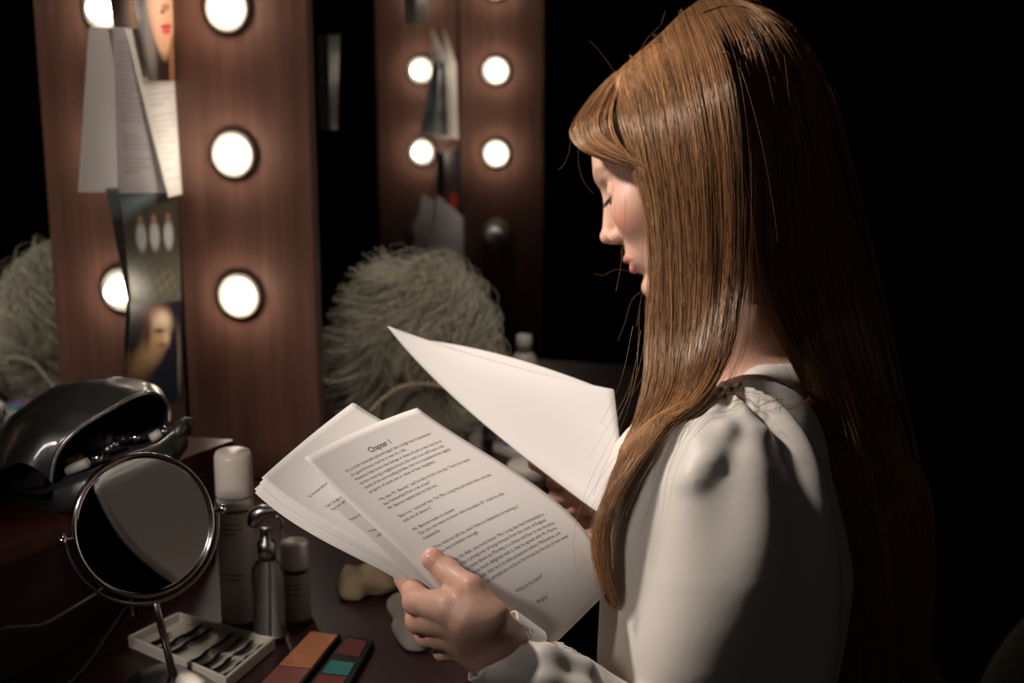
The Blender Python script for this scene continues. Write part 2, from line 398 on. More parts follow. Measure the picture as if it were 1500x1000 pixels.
# ------------------------------------------------------------------ dressing table and drawer unit
ZC = .76; ZS = .90
dt = empty('dressing_table', mw(.3, .5, 0), 'long dark red-brown dressing counter running along the mirror wall', 'dressing table')
b = slab('worktop', 0, .55, -1.5, .78, ZC-.04, ZC, M['wood_dark'], dt); bevel(b, .004)
for tt in (-1.45, 0.0, .75): slab('side_panel', 0.0, .50, tt-.012, tt+.012, 0, ZC-.042, M['wood_dark'], dt)
slab('back_panel', .0005, .012, -1.4, .73, .3, ZC-.045, M['wood_dark'], dt)
du = empty('drawer_unit', mw(.12, -.5, ZC), 'low dark wooden drawer box under the leather bag with a curved front edge', 'drawer unit')
ed = [onz(-160, 872, ZS), onz(0, 802, ZS), onz(112, 757, ZS), onz(200, 707, ZS), onz(263, 674, ZS), onz(342, 644, ZS)]
ed = list(catmull(ed, 20))
def offn(p):  # distance from the mirror plane
    return float(np.dot(N3, p-J1))
def slabtop(name, pts, z0, z1, m, par, inset=0):
    P = [p-N3*inset for p in pts]; Pb = [p-N3*(offn(p)-.003) for p in P]
    loop = P+Pb[::-1]; n = len(loop)
    V = [np.array([p[0], p[1], z0]) for p in loop]+[np.array([p[0], p[1], z1]) for p in loop]
    k = len(P)
    Fc = [(i, (i+1) % n, (i+1) % n+n, i+n) for i in range(n)]
    for i in range(k-1):
        a, b_, c_, d_ = i, i+1, n-2-i, n-1-i
        Fc += [(a+n, b_+n, c_+n, d_+n), (a, d_, c_, b_)]
    return me(name, V, Fc, m, par, False)
slabtop('top_board', ed, ZS-.018, ZS, M['wood_top'], du)
slabtop('carcass', ed[:-1], ZC+.002, ZS-.019, M['wood_dark'], du, .012)
# ------------------------------------------------------------------ lights
def aim(o, tgt):
    d = Vector(tgt)-Vector(o.location); o.rotation_euler = d.to_track_quat('-Z', 'Y').to_euler()
l = bpy.data.lights.new('unseen_spot', 'SPOT'); l.energy = KEY; l.color = (1, .88, .79); l.spot_size = math.radians(50); l.spot_blend = .7; l.shadow_soft_size = .05
lo = bpy.data.objects.new('unseen_spot', l); COL.objects.link(lo); lo.location = KPOS; aim(lo, KTGT)
l = bpy.data.lights.new('wig_fill', 'SPOT'); l.energy = FILL; l.color = (1, .9, .82); l.spot_size = math.radians(34); l.spot_blend = .8; l.shadow_soft_size = .12  # spot added overhead to brighten the wig; no real fixture hangs here
lo = bpy.data.objects.new('wig_fill', l); COL.objects.link(lo); lo.location = FPOS; aim(lo, FTGT)
l = bpy.data.lights.new('unseen_spot', 'SPOT'); l.energy = 22; l.color = (1, .88, .80); l.spot_size = math.radians(45); l.spot_blend = .8; l.shadow_soft_size = .05  # added front-left fill spot, lifting the hand, pages and counter items
lo = bpy.data.objects.new('unseen_spot', l); COL.objects.link(lo); lo.location = (-.60, .60, 1.46); aim(lo, (-.21, 1.22, 1.04))
l = bpy.data.lights.new('added_fill', 'AREA'); l.energy = .8; l.color = (1, .82, .75); l.size = .7  # dim area fill added behind the camera to lift the torso and cans
lo = bpy.data.objects.new('added_fill', l); COL.objects.link(lo); lo.location = (1.2, -1.0, 2.2); aim(lo, (.2, 1.4, 1.0))
# ------------------------------------------------------------------ things on the counter
Z3 = (0, 0, 1)
def topz(px, py, xy):      # height of the vertical line through xy where the pixel row crosses it
    r = c(px, py, 1.0) @ MC; k = np.hypot(xy[0]-CAM[0], xy[1]-CAM[1])/np.hypot(r[0], r[1]); return CAM[2]+r[2]*k
# hair spray can
p = onz(352, 905, ZC); h = topz(353, 660, p)-ZC; r = .0195
e = empty('spray_can', p, 'tall white aerosol spray can with a pale cap, tallest on the counter', 'spray can')
MB().lathe(p, [(0, 0), (r*.93, 0), (r, .004), (r, h*.70), (r*.96, h*.735), (r*.80, h*.76), (0, h*.765)], n=40).build('can_body', M['white_pl'], e)
MB().lathe(p, [(0, h*.74), (r*.97, h*.74), (r*1.0, h*.76), (r*1.0, h*.97), (r*.9, h), (0, h)], n=40).build('cap', M['cream_pl'], e)
mb = MB()
for i, (zz, hh, a0, a1) in enumerate([(.665, .016, -.9, .9), (.60, .006, -.7, .4), (.57, .006, -.7, .5), (.54, .006, -.7, .2), (.30, .006, -.5, .5), (.27, .006, -.5, .3)]):
    mb = MB(); n = 14; aa = [-math.pi/2+a0+(a1-a0)*k/n for k in range(n+1)]
    for k in range(n):
        V = [p+np.array([math.cos(a)*(r+.0004), math.sin(a)*(r+.0004), h*zz+s*hh*h*1.2]) for s in (0, 1) for a in (aa[k], aa[k+1])]
        mb.add(V, [(0, 1, 3, 2)])
    mb.build('printed_line', M['ink'], e)
# trigger spray bottle
p = onz(396, 938, ZC); h = topz(390, 742, p)-ZC
e = empty('spray_bottle', p, 'clear plastic trigger spray bottle with grey head beside the aerosol can', 'spray bottle')
MB().lathe(p, [(0, 0), (.0150, 0), (.0165, .004), (.0165, h*.50), (.0150, h*.56), (.0085, h*.62), (.0075, h*.66)], n=32).build('bottle_body', M['clear'], e)
MB().lathe(p, [(0, h*.62), (.0095, h*.62), (.0095, h*.74), (.006, h*.76), (.006, h*.84), (0, h*.84)], n=28).build('collar', M['steel'], e)
MB().tube([p+np.array([0, 0, h*.04]), p+np.array([.002, 0, h*.62])], .0012).build('dip_tube', M['white_pl'], e)
hd = catmull([p+np.array([-.014, 0, h*.86]), p+np.array([-.006, 0, h*.955]), p+np.array([.006, 0, h*.97]), p+np.array([.020, 0, h*.985])], 12)
MB().tube(hd, [.0050, .0065, .0078, .0085, .0085, .008, .0072, .0065, .0058, .005, .0045, .004], 12).build('spray_head', M['steel'], e)
tr = catmull([p+np.array([.011, 0, h*.94]), p+np.array([.017, 0, h*.88]), p+np.array([.015, 0, h*.83]), p+np.array([.022, 0, h*.78])], 10)
MB().tube(tr, .0022, 8).build('trigger', M['steel'], e)
# small bottle
p = onz(435, 903, ZC); h = topz(434, 792, p)-ZC; r = .0155
e = empty('small_bottle', p, 'short bottle with a white cap and dark neck right of the spray bottle', 'bottle')
MB().lathe(p, [(0, 0), (r*.95, 0), (r, .003), (r, h*.56), (r*.85, h*.60), (r*.8, h*.61), (0, h*.61)], n=36).build('bottle_body', mat('label_beige', (.34, .30, .25), .5, noise=.2, scale=60), e)
MB().lathe(p, [(0, h*.6), (r*.82, h*.6), (r*.82, h*.68), (0, h*.68)], n=36).build('neck_band', M['black_pl'], e)
MB().lathe(p, [(0, h*.67), (r*.94, h*.67), (r*.96, h*.70), (r*.96, h*.97), (r*.88, h), (0, h)], n=36).build('cap', M['white_pl'], e)
mb = MB()
for zz in (.48, .42, .36, .15):
    mb = MB()
    for k in range(7):
        a0 = -2.2+k*.16; V = [p+np.array([math.cos(a)*(r+.0003), math.sin(a)*(r+.0003), h*zz+s*.0016]) for s in (0, 1) for a in (a0, a0+.16)]
        mb.add(V, [(0, 1, 3, 2)])
    mb.build('printed_line', M['ink'], e)
# false eyelash tray
q = [onz(188, 948, ZC), onz(262, 912, ZC), onz(404, 950, ZC), onz(332, 1012, ZC)]
e = empty('eyelash_tray', sum(q)/4, 'white plastic tray holding two rows of black false eyelashes behind the round mirror stand', 'tray')
def quadbox(mb, q, z0, z1):
    V = [np.array([x[0], x[1], z0]) for x in q]+[np.array([x[0], x[1], z1]) for x in q]
    return mb.add(V, [(3, 2, 1, 0), (4, 5, 6, 7), (0, 1, 5, 4), (1, 2, 6, 5), (2, 3, 7, 6), (3, 0, 4, 7)])
def bl(q, u, v): return (1-v)*((1-u)*q[0]+u*q[3])+v*((1-u)*q[1]+u*q[2])
mb = MB(); quadbox(mb, q, ZC, ZC+.004)
def frame(mb, q, w0, z0, z1):
    qi = [bl(q, w0, w0*1.6), bl(q, w0, 1-w0*1.6), bl(q, 1-w0, 1-w0*1.6), bl(q, 1-w0, w0*1.6)]
    for i in range(4):
        j = (i+1) % 4; quadbox(mb, [q[i], q[j], qi[j], qi[i]], z0, z1)
frame(mb, q, .03, ZC+.003, ZC+.013)
bevel(mb.build('tray_base', M['cream_pl'], e, False), .0012)
for row, v in enumerate((.27, .70)):
    for k in range(8):
        if row == 0 and k in (3,): continue
        if row == 1 and k in (0, 3): continue
        u0 = .10+k*.108; mb = MB(); bc = bl(q, u0+.04, v)
        du_ = bl(q, 1, v)-bl(q, 0, v); du_ /= np.linalg.norm(du_); dv = bl(q, u0, 1)-bl(q, u0, 0); dv /= np.linalg.norm(dv)
        for j in range(26):
            s = j/25*2-1; root = bc+dv*s*.013+du_*(.003*(1-s*s))+np.array([0, 0, .0045])
            tip = root+du_*(.0075+.0015*math.sin(j*2.1))+dv*s*.003+np.array([0, 0, .006])
            mb.tube([root, (root+tip)/2+np.array([0, 0, .001]), tip], [.0011, .0010, .0004], 4, False)
        mb.tube([bc+dv*s*.013+du_*(.003*(1-s*s))+np.array([0, 0, .0045]) for s in np.linspace(-1, 1, 9)], .0013, 5)
        mb.build('eyelash_strip', M['black_pl'], e)
# palettes
def palette(name, q, th, pans, label, base, cat='palette', lip=.002):
    e = empty(name, sum(q)/4, label, cat); mb = MB(); quadbox(mb, q, ZC, ZC+th); bevel(mb.build('case', M[base], e, False), .001)
    for (u0, u1, v0, v1, col) in pans:
        qq = [bl(q, u0, v0), bl(q, u0, v1), bl(q, u1, v1), bl(q, u1, v0)]
        mb = MB(); quadbox(mb, qq, ZC+th-.0005, ZC+th+.0012); bevel(mb.build('powder_pan', mat('pan', col, .7, noise=.15, scale=80), e, False), .0006)
    return e
q = [onz(350, 1040, ZC), onz(456, 930, ZC), onz(500, 936, ZC), onz(415, 1045, ZC)]
palette('makeup_palette', q, .006, [(.06, .94, .50, .97, (.50, .19, .085)), (.06, .94, .03, .48, (.26, .09, .075))], 'slim palette with orange and dusty pink powder at the bottom edge', 'black_pl')
q = [onz(424, 1052, ZC), onz(508, 938, ZC), onz(548, 946, ZC), onz(488, 1056, ZC)]
palette('makeup_palette', q, .007, [(.1, .85, .74, .95, (.14, .02, .02)), (.1, .85, .48, .64, (.03, .20, .19)), (.1, .85, .30, .45, (.20, .045, .035)), (.1, .85, .05, .22, (.40, .38, .28))], 'black palette with teal and dark red pans right of the orange one', 'black_pl')
# beige pouch cloth and fringed grey cloth lying on the counter
def lump(name, pts, m, label, cat, rz, seed, h=.0025):
    P = np.array(pts); cen = P.mean(0); lo = P.min(0)-.05; hi = P.max(0)+.05; rr = np.random.default_rng(seed); ph = rr.uniform(0, 6, 6)
    def f(X):
        d = None
        for i in range(len(P)-1):
            dd = cap(X, P[i], P[i+1], rz, rz*.8); d = dd if d is None else smin(d, dd, .01)
        d = d+.003*np.sin(X[:, 0]*160+ph[0]+X[:, 1]*60)*np.cos(X[:, 1]*90+ph[1])+.002*np.sin(X[:, 2]*200+X[:, 0]*90)
        return smax(d, ZC+.001-X[:, 2], .003)
    V, Q = surfnet(f, lo, hi, h); return tag(me(name, V, Q, m), label, cat)
lump('folded_cloth', [onz(520, 872, ZC)+[0, 0, .012], onz(560, 868, ZC)+[0, 0, .02], onz(605, 862, ZC)+[0, 0, .012]], M['cloth'], 'small beige cloth crumpled on the counter left of the hand', 'cloth', .020, 4)
lump('face_towel', [onz(592, 896, ZC)+[0, 0, .008], onz(598, 925, ZC)+[0, 0, .008], onz(612, 950, ZC)+[0, 0, .006]], M['cloth2'], 'grey-beige face towel lying below the hand at the counter edge', 'towel', .016, 5)
# far-station cosmetics
p = onz(775, 712, ZC); e = empty('cream_jar', p, 'round jar with a beige lid beside the fingers of the far hand', 'jar')
MB().lathe(p, [(0, 0), (.026, 0), (.028, .004), (.028, .018), (0, .018)], n=40).build('jar_body', mat('jar_brown', (.10, .06, .045), .3), e)
MB().lathe(p, [(0, .017), (.030, .017), (.030, .031), (.027, .034), (0, .034)], n=40).build('lid', M['cream_pl'], e)
q = [onz(722, 660, ZC), onz(738, 640, ZC), onz(800, 652, ZC), onz(772, 680, ZC)]
e = palette('eyeshadow_palette', q, .012, [(.05+.19*i, .05+.19*i+.16, .1+.45*j, .1+.45*j+.38, col) for i, j, col in [(0, 0, (.3, .22, .2)), (1, 0, (.1, .1, .35)), (2, 0, (.02, .35, .30)), (3, 0, (.35, .12, .2)), (4, 0, (.12, .12, .4)), (0, 1, (.4, .36, .3)), (1, 1, (.35, .3, .28)), (2, 1, (.3, .1, .12)), (3, 1, (.2, .15, .4)), (4, 1, (.1, .08, .2))]], 'far multicolour eyeshadow palette seen between the pages', 'cream_pl')
p = onz(727, 640, ZC); e = empty('lotion_bottle', p, 'grey lotion bottle standing behind the multicolour palette', 'bottle'); 
MB().lathe(p, [(0, 0), (.020, 0), (.022, .004), (.022, .062), (.010, .072), (.010, .078), (0, .078)], n=32).build('bottle_body', mat('grey_plastic', (.22, .21, .25), .3), e)
MB().lathe(p, [(0, .076), (.013, .076), (.013, .10), (0, .10)], n=32).build('cap', M['white_pl'], e)
p = onz(745, 640, ZC)+U3*.10; e = empty('lotion_bottle', p, 'taller pale bottle whose cap shows over the top edge of the raised page', 'bottle')
MB().lathe(p, [(0, 0), (.018, 0), (.020, .004), (.020, .10), (.010, .112), (0, .112)], n=32).build('bottle_body', M['cream_pl'], e)
MB().lathe(p, [(0, .11), (.012, .11), (.012, .137), (0, .137)], n=32).build('cap', M['white_pl'], e)
p0 = onz(676, 632, ZC)+[0, 0, .010]; p1 = onz(712, 604, ZC)+[0, 0, .010]
e = empty('lip_gloss_tube', p0-[0, 0, .01], 'pink tube lying left of the grey lotion bottle', 'tube')
MB().tube([p0, p0*.4+p1*.6], .010, 16).build('tube_body', mat('pink_plastic', (.30, .07, .07), .3), e)
MB().tube([p0*.39+p1*.61, p1], .0088, 16).build('cap', mat('blue_plastic', (.12, .13, .35), .3), e)
# ------------------------------------------------------------------ round make-up mirror
m0 = at(212, 768, 1.31); q0 = at(600, 760, 1.10)
n0 = (CAM-m0)/np.linalg.norm(CAM-m0)+(q0-m0)/np.linalg.norm(q0-m0); n0 /= np.linalg.norm(n0)
R0 = .0665
foot = onz(240, 1085, ZC); foot = np.array([m0[0]+.016, m0[1]+.012, ZC])
e = empty('makeup_mirror', foot, 'round chrome make-up mirror on a thin stand reflecting the held pages', 'mirror')
MB().lathe(m0, [(R0*.955*k/24, -.0018+.0022*(k/24)**2) for k in range(25)]+[(R0*.955, -.003), (0, -.004)], n0, 72).build('mirror_glass', M['mirror'], e)
MB().lathe(m0, [(R0*.950, .0016), (R0*.965, .0035), (R0*.99, .0035), (R0, .001), (R0, -.006), (R0*.97, -.008), (0, -.0085), (0, -.0055), (R0*.950, -.0035), (R0*.95, .0016)], n0, 72).build('rim', M['chrome'], e)
# fork yoke half circle behind
side = np.cross([0, 0, 1], n0); side /= np.linalg.norm(side); up0 = np.cross(n0, side)
arc = [m0-n0*.004+side*(R0+.006)*math.cos(a)+up0*(R0+.006)*math.sin(a) for a in np.linspace(math.pi*.97, math.pi*2.03, 40)]
MB().tube(arc, .0017, 8).build('yoke', M['steel'], e)
for s in (-1, 1): MB().lathe(m0+side*s*(R0+.001), [(0, 0), (.003, 0), (.003, .006), (.0045, .006), (.0045, .011), (0, .011)], side*s, 16).build('pivot_knob', M['chrome'], e)
bot = m0-n0*.004-up0*(R0+.006)
MB().tube([bot, bot*.7+foot*.3, foot+[0, 0, .006]], [.0032, .0035, .004], 12).build('stem', M['steel'], e)
MB().lathe(foot, [(0, 0), (.045, 0), (.045, .003), (.03, .006), (.006, .010), (0, .010)], n=40).build('foot', M['steel'], e)
# ------------------------------------------------------------------ power cord
def cord(pts, label):
    P = catmull(pts, 60); tag(MB().tube(P, .0019, 8).build('power_cord', M['cable'], origin=P[-1]), label, 'cord', 'cords at the drawer box')
cord([onz(-60, 985, ZC)+[0, 0, .02], at(0, 922, 1.30), at(60, 915, 1.32), at(110, 888, 1.34), at(150, 862, 1.36), onz(182, 868, ZC)+[0, 0, .03], onz(196, 905, ZC)+[0, 0, .002]], 'thin grey cord arching across the drawer box front at far left')
cord([onz(60, 1040, ZC)+[0, 0, .002], onz(120, 985, ZC)+[0, 0, .002], onz(150, 945, ZC)+[0, 0, .002], onz(178, 905, ZC)+[0, 0, .004], onz(192, 885, ZC)+[0, 0, .002]], 'thin grey cord lying on the counter left of the eyelash tray')
# ------------------------------------------------------------------ black leather cosmetics bag
bz = ZS
def cb(px, py, d): return c(px, py, d+.14)
def bag():
    e = empty('cosmetics_bag', onz(130, 720, ZS), 'open black leather cosmetics bag with a silver zip lying on the drawer box', 'bag')
    
    mouth = [cb(75, 705, 1.27), cb(82, 668, 1.27), cb(110, 632, 1.275), (cb(160, 600, 1.29)), cb(205, 577, 1.31), cb(232, 578, 1.335), cb(247, 596, 1.36), cb(248, 618, 1.365)]
    low = [cb(82, 712, 1.27), cb(112, 700, 1.265), cb(150, 684, 1.27), cb(190, 664, 1.29), cb(230, 652, 1.31), cb(256, 632, 1.335), cb(272, 612, 1.35)]
    # slab-like body: upper flap is a shell from the back seam to the zip arc
    back = [cb(-25, 705, 1.33), cb(-12, 655, 1.36), cb(12, 632, 1.39), cb(50, 606, 1.42), cb(100, 583, 1.43), cb(150, 584, 1.43), cb(190, 592, 1.42), cb(230, 615, 1.40)]
    top_ = [cb(0, 690, 1.27), cb(10, 632, 1.31), cb(45, 600, 1.33), cb(90, 568, 1.345), cb(130, 570, 1.36), cb(180, 572, 1.375), cb(222, 580, 1.385), cb(245, 606, 1.39)]
    n = 40
    rows = [catmull(x, n) for x in (back, top_, mouth)]
    mid1 = (rows[0]+rows[1])/2+np.array([0, .010, 0]); mid2 = rows[1]*.62+rows[2]*.38+np.array([0, .012, .004]); mid3 = rows[1]*.3+rows[2]*.7+np.array([0, .010, .006])
    wr = np.array([0, 1, .5])*(.0016*np.sin(np.linspace(0, 30, n))*np.sin(np.linspace(0, math.pi, n)))[:, None]
    G = np.stack([rows[0], mid1, rows[1], mid2+wr, mid3-wr, rows[2]], 1)       # n x 6 x 3
    Gf = np.stack([catmull(g, 30) for g in G], 0)
    V = w(Gf.reshape(-1, 3)); f = grid_faces(n, 30)
    o = me('upper_flap', V, f, M['leather'], e); s = o.modifiers.new('s', 'SOLIDIFY'); s.thickness = .003; s.offset = 0; sb = o.modifiers.new('b', 'SUBSURF'); sb.render_levels = 1
    # lower shell: from low lip down to the shelf and back
    lw = catmull(low, n)
    Wl = w(lw); Wb = w(rows[0])
    fl = Wl.copy(); fl[:, 2] = np.maximum(bz+.004, Wl[:, 2]-.030); fl[:, :2] -= U3[:2]*.004
    bk = Wb.copy(); bk[:, 2] = bz+.004
    ml = Wl*.5+fl*.5; ml = ml-np.array(BK)*(-.006)
    mb_ = bk*.5+Wb*.5+N3*(-.004)
    G = np.stack([Wl, ml, fl, (fl+bk)/2, bk, mb_, Wb], 1); Gf = np.stack([catmull(g, 26) for g in G], 0)
    Gf[..., 2] = np.maximum(Gf[..., 2], bz+.0035)
    nrm = offn
    for i in range(n):
        for j in range(26):
            dn = np.dot(N3, Gf[i, j]-J1)
            if dn < .01: Gf[i, j] += N3*(.01-dn)
    o = me('lower_shell', Gf.reshape(-1, 3), grid_faces(n, 26), M['leather'], e); s = o.modifiers.new('s', 'SOLIDIFY'); s.thickness = .003; s.offset = 1
    for nm, P in (('seam_piping', catmull(top_, 70)),):
        MB().tube(w(P+np.array([0, .0015, .001])), .0022, 8).build(nm, M['leather'], e)
    for P0 in (mouth, low):
        P = w(catmull(P0, 120)); mb = MB(); mb.tube(P, .0022, 6)
        for i in range(1, 119):
            t = P[i+1]-P[i-1]; t /= np.linalg.norm(t); mb.box(P[i]+BK*.0012, [t, np.cross(t, BK), BK], [.0005, .0022, .0012])
        mb.build('zip', M['zip'], e)
    # zip end tongue
    P = w(catmull([cb(256, 640, 1.335), cb(272, 618, 1.345), cb(284, 622, 1.35)], 10))
    MB().tube(P, [.004, .006, .007, .008, .008, .007, .006, .005, .004, .003], 8).build('zip_tab', M['leather'], e)
    # inner lining sheet
    G = np.stack([rows[2]*.9+rows[0]*.1-np.array([0, .004, 0]), (rows[2]*.4+rows[0]*.6)-np.array([0, .010, 0]), lw*.35+rows[0]*.65-np.array([0, .006, 0]), lw*.75+rows[0]*.25-np.array([0, .010, 0]), lw-np.array([0, .003, 0])], 1)
    Gf = np.stack([catmull(g, 16) for g in G], 0); me('lining', w(Gf.reshape(-1, 3)), grid_faces(n, 16), M['lining'], e)
bag()
def stick(pa, pb, r, m1, m2, name, label, cat, frac=.6):
    a = w(pa); b_ = w(pb); e = empty(name, a, label, cat, 'cosmetics in the open bag')
    MB().tube([a, a+(b_-a)*frac], r, 14).build('case', m1, e); MB().tube([a+(b_-a)*frac, b_], r*.85, 14).build('cap', m2, e)
yel = mat('yellow_label', (.55, .45, .05), .4); orr = mat('orange_label', (.45, .13, .03), .4); pur = mat('purple_plastic', (.10, .07, .10), .35)
stick(cb(100, 690, 1.29), cb(150, 668, 1.275), .0052, M['white_pl'], M['chrome'], 'concealer_tube', 'white tube with a bright cap at the lower lip of the open bag', 'tube')
stick(cb(98, 680, 1.30), cb(120, 668, 1.31), .0055, yel, orr, 'lip_balm', 'small yellow and orange balm stick in the left corner of the open bag', 'lip balm', .5)
stick(cb(125, 652, 1.33), cb(165, 640, 1.33), .0085, pur, pur, 'powder_compact', 'dull purple case in the middle of the open bag', 'compact', .7)
stick(cb(152, 662, 1.30), cb(172, 648, 1.30), .004, M['steel'], M['chrome'], 'lipstick', 'silver lipstick lying in the centre of the open bag', 'lipstick')
stick(cb(172, 645, 1.325), cb(205, 640, 1.325), .005, M['black_pl'], M['chrome'], 'mascara', 'black mascara with a chrome cap in the open bag', 'mascara')
stick(cb(222, 642, 1.335), cb(244, 628, 1.335), .005, M['cream_pl'], M['chrome'], 'nail_polish', 'pale tube with a shining tip at the right end of the open bag', 'tube')
# ------------------------------------------------------------------ wig on a head stand
wx = at(603, 505, 2.06); base = np.array([wx[0], wx[1], ZC])
e = empty('wig_stand', base, 'olive-grey display head on a round foot standing behind the near panel', 'wig stand')
head_m = mat('linen_head', (.27, .245, .18), .9, noise=.2, scale=60)
hc = wx+np.array([.005, .0, .012])
lo = hc-np.array([.13, .13, hc[2]-ZC]); hi = hc+np.array([.13, .13, .14])
def fst(X):
    d = ell(X, hc, (.070, .085, .098)); d = smin(d, cap(X, hc-[0, 0, .05], [hc[0]+.006, hc[1], ZC+.03], .046, .050), .03)
    d = smin(d, cap(X, [hc[0]+.02, hc[1], ZC+.012], [hc[0]-.02, hc[1], ZC+.012], .058), .015); d = smin(d, ell(X, hc+[-.02, -.082, -.028], (.010, .016, .018)), .012)
    return smax(d, ZC+.0015-X[:, 2], .004)
V, Q = surfnet(fst, lo, hi, .004); me('head_form', V, Q, head_m, e)
wg = empty('wig', hc+[0, 0, .0], 'wispy pale grey curly wig worn by the display head', 'wig')
def strand_mesh(C_, R, cols, k=3):
    # C_: S x N x 3 room points, R: S x N radii
    S_, N_, _ = C_.shape
    T = np.gradient(C_, axis=1); T /= np.linalg.norm(T, axis=2, keepdims=True)+1e-9
    ref = np.array([.31, .77, .55]); E = np.cross(T, ref); E /= np.linalg.norm(E, axis=2, keepdims=True)+1e-9; G = np.cross(T, E)
    an = np.arange(k)*2*math.pi/k
    V = C_[:, :, None, :]+(E[:, :, None, :]*np.cos(an)[None, None, :, None]+G[:, :, None, :]*np.sin(an)[None, None, :, None])*R[:, :, None, None]
    s, i, j = np.meshgrid(np.arange(S_), np.arange(N_-1), np.arange(k), indexing='ij')
    j2 = (j+1) % k; b0 = (s*N_+i)*k; b1 = b0+k
    Q = np.stack([b0+j, b0+j2, b1+j2, b1+j], -1).reshape(-1, 4)
    return V.reshape(-1, 3), Q, np.repeat(cols, N_*k, axis=0)
def wig():
    S_, N_ = 3600, 22; out = np.zeros((S_, N_, 3)); t = np.linspace(0, 1, N_)
    cl = nr.normal(0, 1, (90, 3)); cl /= np.linalg.norm(cl, axis=1)[:, None]
    n = 0; cc = []
    while n < S_:
        d = nr.normal(0, 1, 3); d /= np.linalg.norm(d)
        if d[2] < -.35: continue
        if d[1] < -.22 and d[2] < .74 and -.74 < d[0] < .64: continue
        k = np.argmax(cl@d); ck = cl[k]
        L = nr.uniform(.06, .15); r0 = np.array([.074, .088, .100])
        ph, fr, am = k*1.7+nr.normal(0, .35), 8+(k % 5)*1.5, .008+.011*nr.random()
        out_n = d.copy(); down = np.array([0, 0, -1.]); tang = down-out_n*np.dot(down, out_n)+ .35*(ck-d)+np.array([1.3*d[0]*max(0, -d[1]), 0, 0]); tang /= np.linalg.norm(tang)+1e-6
        if nr.random() < .15: am *= 2
        for i, tt in enumerate(t):
            a = L*tt/.09; dd = out_n*math.cos(a)+tang*math.sin(a)
            lift = .004+.020*math.sin(tt*math.pi*.8)+am*math.sin(fr*tt+ph)
            sd = np.cross(out_n, tang)
            out[n, i] = hc+dd*(r0+lift)+sd*am*math.cos(fr*tt+ph)*1.1
        out[n] += nr.normal(0, .002, 3); n += 1; cc.append(.44+.22*nr.random())
    for n in range(0, S_, 11):
        q_ = np.linspace(0, 1, N_)[:, None]; dv = out[n, 6]-hc; dv /= np.linalg.norm(dv); out[n] += dv*q_*nr.uniform(.008, .028)
    R = np.full((S_, N_), .00042); R[:, -4:] *= .6
    cols = np.array(cc)[:, None]*np.array([[1, .92, .72]])
    V, Q, C_ = strand_mesh(out, R, cols); m = mat('wig_hair', (.5, .45, .35), .45, spec=.4); attr_color(m)
    me('wig_strands', V, Q, m, wg, colors=C_)
wig()
# string of pale beads around the wig and forehead of the form
P = catmull([at(545, 600, 1.965), at(560, 585, 1.96), at(585, 568, 1.96), at(615, 562, 1.96), at(650, 566, 1.965), at(662, 572, 1.985)], 60)
mb = MB()
for i in range(0, 60, 3): mb.sphere(P[i], .0034, 8, 6)
pm = mat('pearl', (.42, .36, .24), .3)
tag(mb.build('bead_string', pm, origin=P[30]), 'string of small cream beads draped across the front of the wig stand', 'beads')
P = catmull([at(606, 485, 1.95), at(598, 510, 1.95), at(596, 540, 1.955), at(602, 562, 1.958)], 40); 
tag(MB().tube(P, .0013, 6).build('ribbon_cord', pm, origin=P[20]), 'thin cream cord hanging down to the bead string', 'cord')
# ------------------------------------------------------------------ held script pages
pm_ = M['paper']
def translucent(m, amt):
    nt = m.node_tree; b = nt.nodes['Principled BSDF']; o = nt.nodes['Material Output']
    t = nt.nodes.new('ShaderNodeBsdfTranslucent'); mx = nt.nodes.new('ShaderNodeMixShader'); mx.inputs[0].default_value = amt
    l = b.inputs['Base Color'].links
    if l: nt.links.new(l[0].from_socket, t.inputs[0])
    else: t.inputs[0].default_value = b.inputs['Base Color'].default_value
    nt.links.new(b.outputs[0], mx.inputs[1]); nt.links.new(t.outputs[0], mx.inputs[2]); nt.links.new(mx.outputs[0], o.inputs['Surface'])
translucent(M['paper'], .20); translucent(M['paper_back'], .7); translucent(M['print'], .35); translucent(M['thin_print'], .8)
def interp4(t):    # cubic through nodes 0,1/3,2/3,1
    x = [0, 1/3, 2/3, 1]; t = np.asarray(t, float); L = []
    for i in range(4):
        l_ = np.ones_like(t)
        for j in range(4):
            if j != i: l_ = l_*(t-x[j])/(x[i]-x[j])
        L.append(l_)
    return np.stack(L, -1)
